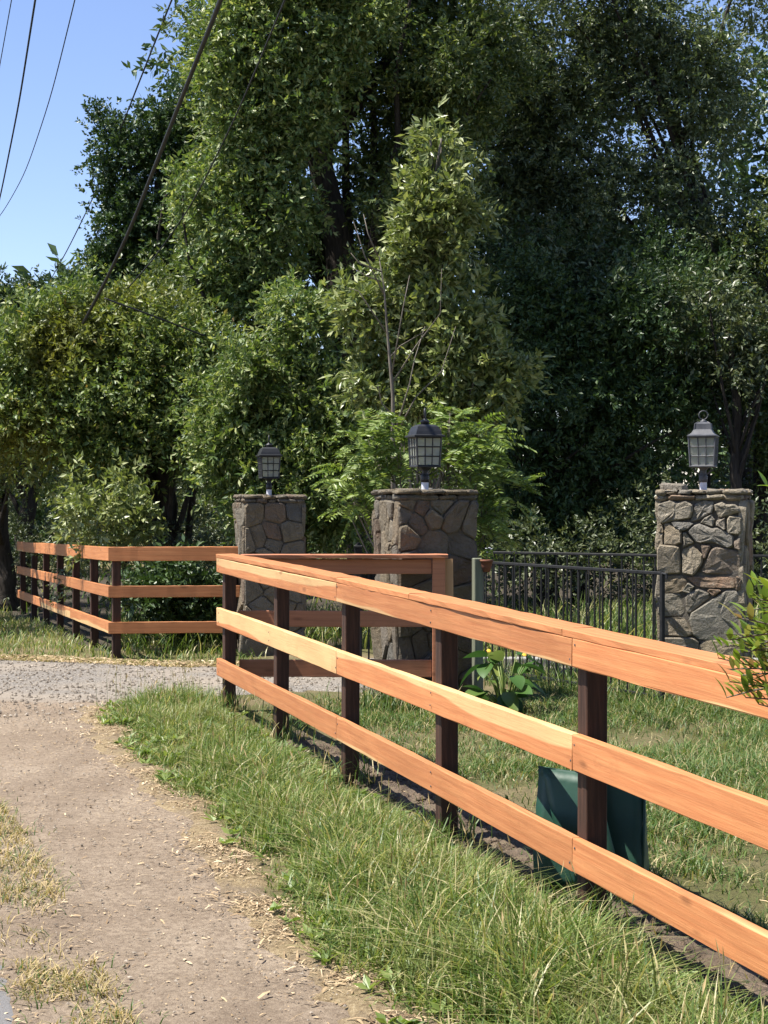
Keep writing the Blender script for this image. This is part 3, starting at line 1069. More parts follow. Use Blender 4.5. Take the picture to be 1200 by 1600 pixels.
# ------------------------------------------------------------------ lanterns
def lantern(label, x, y, z, rotz, metal, roof='hip', ring_yaw=0.0, group='post lanterns on the pillars'):
    t = thing('post_lantern', label, 'lantern', (x, y, z), rotz, group)
    link('pipe', MB().lathe([(0.029, -0.02), (0.029, 0.085)], 16).mesh(sm=False), M['pvc'], t)
    st = MB()
    st.lathe([(0.034, 0.082), (0.036, 0.115), (0.034, 0.12), (0.038, 0.128), (0.030, 0.138), (0.024, 0.165), (0.028, 0.172), (0.022, 0.18), (0.03, 0.215)], 16)
    link('stem', st.mesh(sm=True), metal, t)
    zb_, zt_ = 0.215, 0.448
    hb, ht = 0.100, 0.112            # half widths bottom, top
    pl = MB()
    pl.box((0, 0, zb_ - 0.006), (0.205, 0.205, 0.012), 0, 0.003)
    pl.lathe([(0.03, zb_ - 0.04), (0.05, zb_ - 0.02), (0.085, zb_ - 0.010)], 4, half_turn=math.pi / 4)
    link('base_plate', pl.mesh(), metal, t)
    for sx in (-1, 1):
        for sy in (-1, 1):
            link('corner_bar', MB().tube([(sx * (hb - 0.006), sy * (hb - 0.006), zb_), (sx * (ht - 0.006), sy * (ht - 0.006), zt_)], 0.0085, 4).mesh(), metal, t)
            br = MB().tube([(sx * 0.02, sy * 0.02, zb_ - 0.075), (sx * 0.055, sy * 0.055, zb_ - 0.05), (sx * 0.085, sy * 0.085, zb_ - 0.012)], 0.004, 4)
            link('bracket', br.mesh(), metal, t)
    for f in range(4):
        rot = f * math.pi / 2
        R3 = Matrix.Rotation(rot, 3, 'Z')
        def at(u, zz_, inset=0.0):
            k_ = (zz_ - zb_) / (zt_ - zb_)
            hw = hb + (ht - hb) * k_
            p = R3 @ Vector((u * (hw - 0.014), -hw + 0.006 + inset, zz_))
            return p
        for kx in (-1 / 3, 1 / 3):
            link('muntin', MB().tube([at(kx, zb_), at(kx, zt_)], 0.0048, 4).mesh(), metal, t)
        for kz in (0.0, 1 / 3, 2 / 3, 1.0):
            zz_ = zb_ + (zt_ - zb_) * kz
            link('muntin', MB().tube([at(-1, zz_), at(1, zz_)], 0.0075 if kz in (0, 1.0) else 0.0048, 4).mesh(), metal, t)
        for ix in range(3):
            for iz in range(3):
                u0, u1 = -1 + ix * 2 / 3, -1 + (ix + 1) * 2 / 3
                z0, z1 = zb_ + (zt_ - zb_) * iz / 3, zb_ + (zt_ - zb_) * (iz + 1) / 3
                vv = [at(u0, z0, .004), at(u1, z0, .004), at(u1, z1, .004), at(u0, z1, .004),
                      at(u0, z0, .007), at(u1, z0, .007), at(u1, z1, .007), at(u0, z1, .007)]
                me = MB().add([tuple(p) for p in vv], [(0, 1, 2, 3), (7, 6, 5, 4), (1, 0, 4, 5), (2, 1, 5, 6), (3, 2, 6, 7), (0, 3, 7, 4)]).mesh()
                link('pane', me, M['pane'], t)
    link('bulb', MB().lathe([(0.012, 0.215), (0.014, 0.26), (0.024, 0.29), (0.022, 0.325), (0.008, 0.35)], 12).mesh(sm=True), M['pvc'], t)
    rf = MB()
    q2 = math.sqrt(2)
    if roof == 'hip':
        rf.lathe([(0.122 * q2, zt_ + 0.001), (0.132 * q2, zt_ + 0.004), (0.132 * q2, zt_ + 0.016), (0.112 * q2, zt_ + 0.022), (0.104 * q2, zt_ + 0.05),
                  (0.088 * q2, zt_ + 0.088), (0.06 * q2, zt_ + 0.105)], 4, half_turn=math.pi / 4)
        top = zt_ + 0.105
        link('roof', rf.mesh(), metal, t)
        fn = MB().lathe([(0.036, top - 0.004), (0.036, top + 0.018), (0.042, top + 0.024), (0.032, top + 0.036), (0.012, top + 0.046), (0.010, top + 0.056)], 14)
        link('finial', fn.mesh(sm=True), metal, t)
        rz0 = top + 0.056
        pts = [(0.026 * math.sin(a), 0, rz0 + 0.036 - 0.04 * math.cos(a)) for a in np.linspace(0, 2 * math.pi, 15)]
        rg = MB().tube(pts, 0.0075, 6)
        rg_o = link('hook', rg.mesh(sm=True), metal, t)
        rg_o.rotation_euler = (0, 0, ring_yaw)
    else:
        rf.lathe([(0.112 * q2, zt_ + 0.001), (0.119 * q2, zt_ + 0.004), (0.119 * q2, zt_ + 0.012), (0.10 * q2, zt_ + 0.022), (0.085 * q2, zt_ + 0.036),
                  (0.074 * q2, zt_ + 0.054), (0.071 * q2, zt_ + 0.060), (0.064 * q2, zt_ + 0.064), (0.060 * q2, zt_ + 0.108), (0.040 * q2, zt_ + 0.121)], 4, half_turn=math.pi / 4)
        top = zt_ + 0.121
        link('roof', rf.mesh(), metal, t)
        for sx in (-1, 1):
            for sy in (-1, 1):
                link('ridge', MB().tube([(sx * 0.066, sy * 0.066, zt_ + 0.062), (sx * 0.061, sy * 0.061, zt_ + 0.108), (sx * 0.036, sy * 0.036, zt_ + 0.123)], 0.005, 5).mesh(), metal, t)
        fn = MB().lathe([(0.030, top - 0.004), (0.026, top + 0.012), (0.014, top + 0.016), (0.010, top + 0.026)], 14)
        link('finial', fn.mesh(sm=True), metal, t)
        rz0 = top + 0.022
        pts = [(0.036 * math.sin(a), 0, rz0 + 0.036 - 0.036 * math.cos(a)) for a in np.linspace(0, 2 * math.pi, 21)]
        rg_o = link('hook', MB().tube(pts, 0.0048, 6).mesh(sm=True), metal, t)
        rg_o.rotation_euler = (0, 0, ring_yaw)
    return t


lantern('black lantern on the left pillar, partly lost against yellow green leaves', -1.285, 18.6, 1.67, math.radians(14), M['black_metal'], 'hip', 1.3)
lantern('black lantern with loop finial on the middle pillar, pane grid sides', 0.335, 13.62, 1.715, math.radians(17), M['black_metal'], 'hip', 1.15)
lantern('weathered grey lantern with stepped roof and ring on the right pillar', 2.60, 13.55, 1.715, math.radians(-17), M['grey_metal'], 'bell', 0.30)


# ------------------------------------------------------------------ iron railings
def railing(label, a, b, h, spacing, low=0.1, parent_name='iron_railing', end_curl=False):
    a, b = Vector(a), Vector(b)
    d = b - a
    L = d.length
    u = d / L
    t = thing(parent_name, label, 'railing', a, 0, 'black iron railings')
    yaw = math.atan2(u.y, u.x)
    mid = d / 2
    link('top_rail', MB().box((mid.x, mid.y, h + 0.5 * d.z), (L, 0.036, 0.026), yaw, 0.004).mesh(), M['iron'], t)
    link('bottom_rail', MB().box((mid.x, mid.y, low), (L, 0.028, 0.024), yaw, 0.003).mesh(), M['iron'], t)
    n = int(L / spacing)
    pm = MB().tube([(0, 0, -0.02), (0, 0, h - 0.012)], 0.0095, 6).mesh()
    pm.materials.append(M['iron'])
    for i in range(1, n):
        p = d * (i / n)
        link('picket', pm, None, t, (p.x, p.y, 0))
    pp = MB().box((0, 0, h / 2 - 0.01), (0.034, 0.034, h + 0.03), yaw, 0.004).mesh()
    pp.materials.append(M['iron'])
    for p in (Vector((0, 0, 0)), d):
        link('post', pp, None, t, (p.x, p.y, 0))
    if end_curl:
        link('end_scroll', MB().tube([d + Vector((0, 0, h)), d + u * 0.05 + Vector((0, 0, h - 0.005)), d + u * 0.055 + Vector((0, 0, h - 0.04))], 0.012, 6).mesh(), M['iron'], t)
    return t


railing('front iron railing slanting from the middle pillar to the sunlit right pillar', (0.88, 15.35, 0.0), (2.19, 13.1, 0.0), 1.075, 0.108, end_curl=True)
railing('rear iron railing in the shade behind the front one', (0.75, 17.9, 0.0), (2.95, 16.7, 0.0), 1.08, 0.115)
railing('iron railing running on to the right of the sunlit pillar', (3.6, 16.4, 0.0), (5.4, 15.9, 0.0), 1.09, 0.115)
# short gate leaf by the middle pillar, with a capped post
gt = thing('iron_gate', 'folded back iron gate with a capped post just left of the middle pillar', 'gate', (-0.245, 15.9, gzf(-0.245, 15.9)))
link('gate_post', MB().box((0, 0, 0.58), (0.07, 0.07, 1.24), 0, 0.005).mesh(), M['iron'], gt)
link('post_cap', MB().lathe([(0.062, 1.2), (0.062, 1.215), (0.03, 1.235), (0.022, 1.25)], 4, half_turn=math.pi / 4).mesh(), M['iron'], gt)
link('top_rail', MB().box((0.30, 0.0, 1.13), (0.56, 0.03, 0.03)).mesh(), M['iron'], gt)
link('bottom_rail', MB().box((0.30, 0.0, 0.12), (0.56, 0.03, 0.03)).mesh(), M['iron'], gt)
pm = MB().tube([(0, 0, 0.12), (0, 0, 1.12)], 0.010, 6).mesh()
pm.materials.append(M['iron'])
for i in range(5):
    link('picket', pm, None, gt, (0.1 + i * 0.11, 0, 0))

# grey-green wooden post beside the pillar
wp_t = thing('wooden_post', 'grey green weathered post standing between middle pillar and iron railing', 'post', (0.745, 13.25, 0))
link('shaft', MB().box((0, 0, 0.55), (0.075, 0.075, 1.28), 0.25, 0.006).mesh(), M['weathered'], wp_t)

# little pot hung on that post
pot = thing('flower_pot', 'small terracotta pot hung on the grey green post with white flowers', 'flower pot', (0.815, 13.22, 1.08))
link('bowl', MB().lathe([(0.026, 0.0), (0.042, 0.05), (0.048, 0.082), (0.054, 0.084), (0.054, 0.10), (0.040, 0.10)], 16).mesh(sm=True), M['terracotta'], pot)


# ------------------------------------------------------------------ leaves
def unit(a):
    return a / (np.linalg.norm(a, axis=-1, keepdims=True) + 1e-9)


def leaf_geo(base, d, length, width, r, up_bias=0.45, fold=0.18):
    """one folded diamond leaf (2 triangles) per base point; returns (verts, tris)"""
    n = len(base)
    upv = np.tile([0, 0, 1.0], (n, 1)) * up_bias + r.normal(0, 0.55, (n, 3))
    side = unit(np.cross(d, upv))
    nor = np.cross(side, d)
    L = length[:, None]
    W = width[:, None]
    mid = base + d * L * 0.45 + nor * (-fold * W)
    v = np.stack([base, mid + side * W * 0.5 + nor * fold * W * 1.2, base + d * L - nor * L * 0.06, mid - side * W * 0.5 + nor * fold * W * 1.2], 1)
    v = v.reshape(-1, 3)
    i = np.arange(n)[:, None] * 4
    t = np.concatenate([i + [0, 1, 2], i + [0, 2, 3]], 0)
    return v, t


def sprigs(pos, d, r, nl=8, twig=0.26, ll=(0.07, 0.11), lw=0.3, droop=0.15, up_bias=0.4):
    """leaves arranged along twigs that start at pos and run along d"""
    n = len(pos)
    tt = (np.arange(nl) + 0.4)[None, :] / nl + r.normal(0, 0.05, (n, nl))
    TL = twig * r.uniform(0.7, 1.3, (n, 1))
    p = pos[:, None] + d[:, None] * (tt * TL)[:, :, None]
    p[:, :, 2] -= droop * (tt ** 2) * TL
    ra = unit(r.normal(0, 1, (n, nl, 3)))
    perp = unit(ra - (ra * d[:, None]).sum(2, keepdims=True) * d[:, None])
    k = 0.35 + 0.6 * tt[:, :, None] * 1.0
    ld = unit(d[:, None] * k + perp * 0.8 + np.array([0, 0, -droop * 0.6]))
    length = r.uniform(ll[0], ll[1], n * nl)
    return leaf_geo(p.reshape(-1, 3), ld.reshape(-1, 3), length, length * lw * r.uniform(0.8, 1.25, n * nl), r, up_bias)


def crown_points(blobs, n_clump, n_sprig, r, clump_r=0.42, flat=0.7, shell=(0.62, 1.0), droop=0.0, cull=True):
    """clumps on the blobs' surfaces (more on big blobs), sprigs in each clump"""
    B = np.asarray(blobs, float)           # cx cy cz rx ry rz
    area = (B[:, 3] * B[:, 5]) ** 1.0
    k = r.choice(len(B), n_clump, p=area / area.sum())
    u = unit(r.normal(0, 1, (n_clump, 3)))
    rad = r.uniform(shell[0], shell[1], (n_clump, 1))
    lump = np.array([mnoise.noise(Vector((a * 1.1, b * 1.1, c_ * 1.1))) for a, b, c_ in B[k, :3] + u * B[k, 3:6]])
    rad = rad * (1.0 + 0.38 * lump[:, None])
    C = B[k, :3] + u * B[k, 3:6] * rad
    gap = np.array([mnoise.noise(Vector((a * 0.85 + 31, b * 0.85, c_ * 0.85))) for a, b, c_ in C])
    ok = gap > (-0.04 if cull else -9)
    C, u, k = C[ok], u[ok], k[ok]
    n_clump = len(C)
    nrm = unit(u / B[k, 3:6])
    cr = clump_r * r.uniform(0.5, 1.35, n_clump)
    cnt = np.maximum(2, (n_sprig * (cr / clump_r) ** 2 * r.uniform(0.6, 1.3, n_clump)).astype(int))
    idx = np.repeat(np.arange(n_clump), cnt)
    m = len(idx)
    q = unit(r.normal(0, 1, (m, 3))) * (r.random((m, 1)) ** 0.5)
    q[:, 2] *= flat
    pos = C[idx] + q * cr[idx][:, None]
    hole = np.array([mnoise.noise(Vector((a * 2.6, b * 2.6, c_ * 2.6 + 17))) for a, b, c_ in pos])
    ok = hole > (-0.02 if cull else -9)
    pos, q, idx = pos[ok], q[ok], idx[ok]
    m = len(idx)
    d = unit(nrm[idx] * 0.75 + q * 0.6 + r.normal(0, 0.35, (m, 3)) + np.array([0, 0, 0.22 - droop]))
    return C, pos, d


def px_blobs(lst, Y, dy=1.0, rnd=None):
    """blobs given as (px, py, radius px[, depth offset]) in the photograph at depth Y"""
    out = []
    for b in lst:
        yy = Y + (b[3] if len(b) > 3 else 0.0)
        p = wp(b[0], b[1], yy)
        R = b[2] / FPX * yy
        out.append((p.x, p.y, p.z, R, R * dy, R * 0.95))
    return out


def limb(a, b, r, n=7, wig=0.12):
    a, b = np.array(a, float), np.array(b, float)
    t = np.linspace(0, 1, n)[:, None]
    p = a + (b - a) * t
    L = np.linalg.norm(b - a)
    w = np.cumsum(r.normal(0, wig * L / n, (n, 3)), axis=0) * (t * (1 - t) * 4) ** 0.5
    p = p + w
    p[:, 2] += np.sin(t[:, 0] * math.pi) * 0.06 * L
    return p


def tree(name, label, cat, base_xy, blobs, mat, bark, trunk, n_clump, n_sprig, seed, group=None, clump_r=0.42, trunk_r=0.2,
         n_limb=24, sprig=None, shell=(0.62, 1.0), flat=0.7, droop=0.0, extra_limbs=(), inner=0.44, n_kid=2, cull=True):
    """trunk: list of points from the ground up"""
    r = np.random.default_rng(seed)
    g0 = gzf(*base_xy)
    t = thing(name, label, cat, (base_xy[0], base_xy[1], g0), 0, group)
    o0 = np.array([base_xy[0], base_xy[1], g0])
    kids, main_blobs = [], list(blobs)
    for b in blobs:
        for _ in range(n_kid):
            u_ = unit(r.normal(0, 1, 3))
            f_ = r.uniform(0.3, 0.55)
            kids.append((b[0] + u_[0] * b[3] * 0.95, b[1] + u_[1] * b[4] * 0.8, b[2] + u_[2] * b[5] * 0.95, b[3] * f_, b[4] * f_, b[5] * f_))
    blobs = list(blobs) + kids
    C, pos, d = crown_points(blobs, n_clump, n_sprig, r, clump_r, flat, shell, droop, cull)
    sp_ = dict(sprig or {})
    keep = pos[:, 2] > gz(pos[:, 0], pos[:, 1]) + 0.15
    v, tr_ = sprigs(pos[keep], d[keep], r, **sp_)
    if inner > 0:       # the leaves deep inside the crown
        _, p2, d2 = crown_points(main_blobs, int(n_clump * inner), n_sprig, r, clump_r * 1.2, 1.0, (0.0, 0.56), 0.0, False)
        keep = p2[:, 2] > gz(p2[:, 0], p2[:, 1]) + 0.2
        sp2 = dict(sp_)
        sp2['nl'] = 7
        sp2['ll'] = (sp_.get('ll', (.07, .11))[1], sp_.get('ll', (.07, .11))[1] * 1.2)
        v2, t2 = sprigs(p2[keep], d2[keep], r, **sp2)
        tr_ = np.concatenate([tr_, t2 + len(v)])
        v = np.concatenate([v, v2])
    cr = link('crown', mesh_np('crown', v - o0, [tr_]), mat, t)
    cr['kind'] = 'stuff'
    T = np.array([tuple(p) for p in trunk], float)
    seg = np.linspace(0, len(T) - 1, len(T) * 4)
    TT = np.stack([np.interp(seg, np.arange(len(T)), T[:, i]) for i in range(3)], 1)
    TT[1:-1] += r.normal(0, trunk_r * 0.12, (len(TT) - 2, 3))
    TT[0, 2] -= 0.15
    rad = trunk_r * (1 - 0.62 * np.linspace(0, 1, len(TT))) * r.uniform(0.93, 1.07, len(TT))
    rad[0] *= 1.5
    rad[1] *= 1.15
    link('trunk', MB().tube(TT - o0, rad, 10).mesh(sm=True), bark, t)
    pick = r.choice(len(C), min(n_limb, len(C)), replace=False)
    lm = MB()
    for c in C[pick]:
        hgt = np.clip((c[2] - T[0, 2]) * r.uniform(0.3, 0.75), 0.2, T[-1, 2] - T[0, 2])
        st = np.array([np.interp(T[0, 2] + hgt, T[:, 2], T[:, 0]), np.interp(T[0, 2] + hgt, T[:, 2], T[:, 1]), T[0, 2] + hgt])
        L = limb(st, c, r)
        lm.tube(L - o0, np.linspace(trunk_r * 0.30, 0.012, len(L)), 5)
    for (pa, pb_, ra) in extra_limbs:
        L = limb(tuple(pa), tuple(pb_), r, 8, 0.08)
        lm.tube(L - o0, np.linspace(ra, ra * 0.35, len(L)), 7)
    if lm.n:
        link('limbs', lm.mesh(sm=True), bark, t)
    return t


def G(px, Y):
    x = (px - 600.0) / FPX * Y
    return (x, Y)


def gp(px, Y):
    x, y = G(px, Y)
    return Vector((x, y, gzf(x, y)))


SP = dict(nl=10, twig=0.23, ll=(0.048, 0.096), lw=0.38)

# the big bay tree in the middle
tb = px_blobs([(560, -160, 200), (470, -40, 150), (620, -20, 150), (720, 40, 110), (390, 60, 95), (350, 20, 60), (330, 110, 42),
               (430, 170, 95), (390, 250, 75), (520, 130, 110), (640, 150, 120), (720, 180, 80), (590, 270, 90), (680, 320, 80), (430, 330, 70),
               (640, 300, 70, -1.2), (700, 240, 60, -1.0), (700, 90, 80, -1.0), (380, 400, 75), (370, 330, 55), (460, 420, 55), (400, 480, 60), (620, 400, 80), (560, 350, 60, 1.0), (760, 90, 70), (330, 430, 60, -1.0), (300, 480, 50, -1.5), (450, 470, 60, -1.5), (350, 500, 55, -1.5), (560, 450, 50, -2.0), (260, 440, 45, -0.5), (340, 200, 40)], 25.0, 1.3)
tree('bay_tree', 'tall bay tree behind the gate with thick dark trunk and hanging clumps', 'tree', G(566, 25.0), tb, M['bay'], M['bark'],
     [gp(575, 25.0), wp(560, 560, 25.0), wp(538, 440, 24.6), wp(508, 300, 24.6), wp(492, 180, 24.8), wp(520, 20, 25.2), wp(540, -140, 25.2)],
     1120, 24, 21, clump_r=0.38, trunk_r=0.30, sprig=SP, n_limb=14,
     extra_limbs=[(wp(520, 360, 24.6), wp(440, 120, 24.0), 0.13), (wp(545, 480, 24.6), wp(585, 460, 23.2), 0.14), (wp(500, 240, 24.7), wp(640, 60, 25), 0.14),
                  (wp(410, 520, 23.6), wp(420, 350, 23.8), 0.06)])

# its front neighbour: hanging foliage on the left side, sunlight painted into its leaf colour
tb = px_blobs([(470, -60, 90), (420, 20, 70), (370, 40, 55), (510, 60, 70), (440, 110, 70), (350, 110, 45), (400, 180, 60), (470, 190, 55), (360, 230, 40), (420, 260, 55),
               (380, 310, 55), (440, 330, 45), (340, 360, 45), (400, 390, 55), (330, 420, 40), (370, 450, 45), (300, 300, 30), (560, 20, 55), (530, 130, 40)], 23.4, 0.8)
tree('bay_tree', 'bay tree with sunlight painted into its hanging sprays in front of the tallest one', 'tree', G(412, 23.6), tb, M['bay_sun'], M['bark'],
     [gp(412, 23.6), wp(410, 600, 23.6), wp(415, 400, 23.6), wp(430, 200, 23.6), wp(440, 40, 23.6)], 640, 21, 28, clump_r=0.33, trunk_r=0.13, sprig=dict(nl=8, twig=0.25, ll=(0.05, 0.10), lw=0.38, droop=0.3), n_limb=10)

# dark round oak on the skyline
tb = px_blobs([(190, 228, 50), (250, 250, 50), (290, 225, 42), (312, 165, 40), (330, 120, 30), (235, 198, 36), (280, 180, 36), (175, 205, 30), (325, 200, 40), (300, 285, 65), (205, 300, 50), (232, 350, 70), (190, 400, 55),
               (175, 425, 42), (215, 465, 52), (150, 460, 38), (185, 345, 40), (160, 300, 28), (270, 390, 80), (330, 380, 70), (360, 260, 60), (200, 470, 60)], 31.0, 1.2)
tree('oak_tree', 'dark round headed oak on the skyline at the edge of the sky', 'tree', G(260, 31.0), tb, M['oak'], M['bark'],
     [gp(262, 31.0), wp(262, 560, 31.0), wp(255, 400, 31.0), wp(250, 280, 31.0)], 480, 20, 22, clump_r=0.32, trunk_r=0.24,
     sprig=dict(nl=9, twig=0.13, ll=(0.055, 0.085), lw=0.58), shell=(0.5, 1.0), cull=False, n_kid=1)

# yellowish bay on the left
tb = px_blobs([(70, 520, 75), (150, 500, 60), (60, 590, 85), (215, 520, 75), (150, 590, 95), (300, 540, 65), (250, 610, 95), (340, 580, 55), (90, 670, 95), (20, 650, 70),
               (180, 690, 85), (300, 670, 75), (340, 650, 50), (20, 560, 60)], 22.5, 1.15)
tree('bay_tree', 'bushy yellow green bay tree left of the pillars with rusty new leaves on top', 'tree', G(262, 22.8), tb, M['bay_yellow'], M['bark'],
     [gp(265, 22.8), wp(262, 790, 22.8), wp(255, 700, 22.8), wp(230, 600, 22.6)], 660, 23, 23, clump_r=0.35, trunk_r=0.16, sprig=SP,
     extra_limbs=[(gp(240, 22.6), wp(225, 640, 22.6), 0.09), (gp(290, 23.0), wp(310, 640, 22.8), 0.07)])

# bluish tree at the back on the left
tb = px_blobs([(60, 460, 50), (10, 480, 60), (115, 452, 40), (-60, 470, 80), (150, 470, 45), (60, 530, 80), (-20, 560, 80), (160, 540, 60)], 31.0, 1.2)
tree('evergreen_tree', 'blue green tree at the back left under the open sky', 'tree', G(40, 31.0), tb, M['blue_leaf'], M['bark'],
     [gp(40, 31.0), wp(42, 650, 31), wp(50, 520, 31.0)], 320, 20, 24, clump_r=0.36, trunk_r=0.18, sprig=dict(nl=8, twig=0.2, ll=(0.07, 0.1), lw=0.4))

# tree at the left edge over the far fence
tb = px_blobs([(-40, 640, 110), (40, 700, 80), (-60, 560, 100), (-160, 600, 130), (-260, 620, 130), (-150, 720, 100), (60, 640, 60), (-330, 600, 110), (-60, 760, 50, 3.0), (-345, 400, 120, -4.0), (-250, 440, 110, -3.0), (-420, 480, 110, -5.0), (-300, 520, 100, -1.5)], 26.5, 1.25)
tree('bay_tree', 'shady bay tree at the left edge whose trunk stands past the far fence end', 'tree', G(6, 29.3), tb, M['bay'], M['bark'],
     [gp(8, 29.3), wp(6, 880, 29.3), wp(0, 780, 29.0), wp(-40, 660, 27.5)], 430, 18, 25, clump_r=0.42, trunk_r=0.2, sprig=SP)

# bright shrubs behind the left pillar
tb = px_blobs([(420, 590, 60), (470, 520, 50), (480, 620, 75), (400, 660, 70), (545, 610, 65), (560, 690, 80), (430, 730, 75), (350, 720, 50), (500, 740, 80),
               (340, 640, 40), (470, 470, 35), (530, 780, 70), (420, 800, 50)], 20.5, 1.0)
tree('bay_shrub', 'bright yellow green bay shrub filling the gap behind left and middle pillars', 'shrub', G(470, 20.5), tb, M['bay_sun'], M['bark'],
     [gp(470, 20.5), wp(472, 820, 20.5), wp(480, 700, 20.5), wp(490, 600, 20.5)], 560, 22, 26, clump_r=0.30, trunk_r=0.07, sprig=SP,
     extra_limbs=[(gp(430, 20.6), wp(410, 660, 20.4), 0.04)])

# pointed pale young tree
tb = px_blobs([(688, 190, 9), (684, 222, 14), (696, 250, 13), (676, 280, 20), (704, 300, 16), (668, 330, 26), (700, 345, 22), (735, 330, 10), (640, 300, 9), (650, 385, 30), (700, 395, 26),
               (628, 430, 22), (668, 445, 32), (716, 445, 24), (612, 490, 26), (660, 505, 34), (708, 510, 30), (755, 500, 16), (590, 540, 26), (640, 565, 38), (700, 575, 38), (748, 570, 28),
               (600, 610, 34), (660, 630, 40), (725, 640, 36), (775, 615, 28), (815, 590, 16), (570, 590, 20), (560, 480, 18)], 18.2, 0.9)
tree('young_tree', 'pale pointed young tree rising behind the middle lantern', 'tree', G(660, 18.2), tb, M['light_leaf'], M['bark_pale'],
     [gp(660, 18.2), wp(662, 700, 18.2), wp(668, 480, 18.2), wp(688, 230, 18.2)], 560, 12, 27, clump_r=0.17, trunk_r=0.05, n_kid=0,
     sprig=dict(nl=7, twig=0.2, ll=(0.07, 0.11), lw=0.36), shell=(0.35, 1.0))

# bare thin tree in front of it
r_ = np.random.default_rng(5)
bt = thing('bare_sapling', 'thin leafless grey sapling with upswept twigs behind the middle lantern', 'tree', gp(614, 17.0))
bo = np.array(gp(614, 17.0))
tw = MB()
pts = [gp(614, 17.0), wp(614, 690, 17), wp(614, 620, 17), wp(607, 540, 17), wp(600, 450, 17), wp(592, 400, 17)]
link('trunk', MB().tube(np.array([tuple(p) for p in pts]) - bo, [0.026, 0.023, 0.019, 0.014, 0.009, 0.005], 7).mesh(sm=True), M['bark_pale'], bt)
for pl_ in ([(618, 672), (640, 600), (648, 560), (664, 510)], [(622, 672), (650, 620), (690, 580), (712, 510)], [(612, 600), (650, 540), (688, 490), (690, 420)],
            [(608, 560), (626, 540), (660, 520)], [(600, 460), (570, 400), (552, 345)], [(597, 425), (560, 410), (548, 395)], [(596, 440), (570, 430), (546, 415)],
            [(614, 650), (596, 630), (590, 600)], [(590, 400), (575, 365), (568, 335)], [(604, 520), (560, 455), (545, 450)], [(611, 590), (630, 480), (640, 430)]):
    P = np.array([tuple(wp(x, y, 17 + r_.normal(0, 0.1))) for x, y in pl_]) - bo
    P[0] = np.array(tuple(wp(pl_[0][0], pl_[0][1], 17.0))) - bo
    tw.tube(P, np.linspace(0.009, 0.003, len(P)), 5)
link('twigs', tw.mesh(sm=True), M['bark_pale'], bt)


# pinnate shrub behind the middle pillar
def pinnate(label, base, blobs, n, seed, mat):
    r = np.random.default_rng(seed)
    t = thing('pinnate_shrub', label, 'shrub', base)
    o0 = np.array(base)
    B = np.asarray(blobs)
    area = B[:, 3] ** 2
    k_ = r.choice(len(B), n, p=area / area.sum())
    u = unit(r.normal(0, 1, (n, 3)))
    pos = B[k_, :3] + u * B[k_, 3:6] * r.uniform(0.3, 1.0, (n, 1))
    d = unit(u * 0.8 + r.normal(0, 0.35, (n, 3)) + np.array([0, -0.2, 0.1]))
    d[:, 2] *= 0.7
    d = unit(d)
    np_, L = 9, r.uniform(0.20, 0.36, n)
    side = unit(np.cross(d, np.tile([0, 0, 1.0], (n, 1)) + r.normal(0, 0.25, (n, 3))))
    V, T, cnt = [], [], 0
    st = MB()
    for s_ in (-1, 1):
        for j in range(np_):
            f = (j + 1.5) / (np_ + 1)
            p = pos + d * (L * f)[:, None]
            p[:, 2] -= 0.35 * L * f * f
            ld = unit(side * s_ + d * 0.35 + np.array([0, 0, -0.25]))
            ln = 0.078 * (1.15 - 0.6 * abs(f - 0.4)) * r.uniform(0.85, 1.15, n)
            v, tt = leaf_geo(p, ld, ln, ln * 0.34, r, 0.9)
            V.append(v); T.append(tt + cnt); cnt += len(v)
    cr = link('crown', mesh_np('crown', np.concatenate(V) - o0, [np.concatenate(T)]), mat, t)
    cr['kind'] = 'stuff'
    for k_ in range(0, n, 6):
        e = pos[k_] + d[k_] * L[k_] * 0.9
        st.tube(limb(o0 + r.normal(0, 0.06, 3) * [1, 1, 0], pos[k_], r, 5, 0.05) - o0, np.linspace(0.012, 0.004, 5), 4)
    link('stems', st.mesh(sm=True), M['bark_pale'], t)
    return t


tb = px_blobs([(575, 690, 24), (545, 735, 26), (610, 668, 22), (590, 740, 22), (632, 705, 22), (700, 665, 26), (735, 690, 30), (760, 735, 30), (792, 770, 24), (745, 800, 26), (705, 730, 24), (775, 690, 20), (765, 835, 20), (560, 780, 22), (690, 690, 22)], 15.6, 1.0)
pinnate('bright green feather leaved shrub around the middle lantern and pillar', gp(680, 15.6), tb, 450, 31, M['pinnate'])

# the big shaded trees on the right
tb = px_blobs([(830, 130, 85), (800, 40, 80), (920, 60, 100), (900, 170, 90), (1010, 120, 90), (1000, 20, 90), (1100, 90, 80), (1090, 190, 75), (850, 260, 85), (960, 270, 95), (1060, 280, 80),
               (1140, 350, 60), (1180, 420, 60), (810, 340, 70), (900, 360, 85), (1010, 380, 85), (1100, 420, 75), (1160, 500, 70), (860, 450, 60, -1.5), (960, 470, 55, -2), (1060, 480, 60, -1.5), (760, 300, 50), (800, 300, 90), (840, 220, 70), (1190, 20, 50), (1170, -60, 70), (900, -80, 120), (780, 200, 60)], 26.8, 1.15)
tree('bay_tree', 'large grey green tree filling the upper right with small gaps of sky', 'tree', G(1160, 27.1), tb, M['grey_leaf'], M['bark'],
     [gp(1165, 27.1), wp(1158, 700, 27.1), wp(1150, 560, 27.1), wp(1120, 400, 27.1), wp(1060, 220, 27.0), wp(1010, 60, 27.0)], 1100, 22, 41, clump_r=0.42, trunk_r=0.17, sprig=SP, n_limb=16,
     extra_limbs=[(wp(1120, 410, 27.1), wp(860, 440, 26.8), 0.1), (wp(1155, 640, 27.1), wp(1195, 480, 27.2), 0.09)])
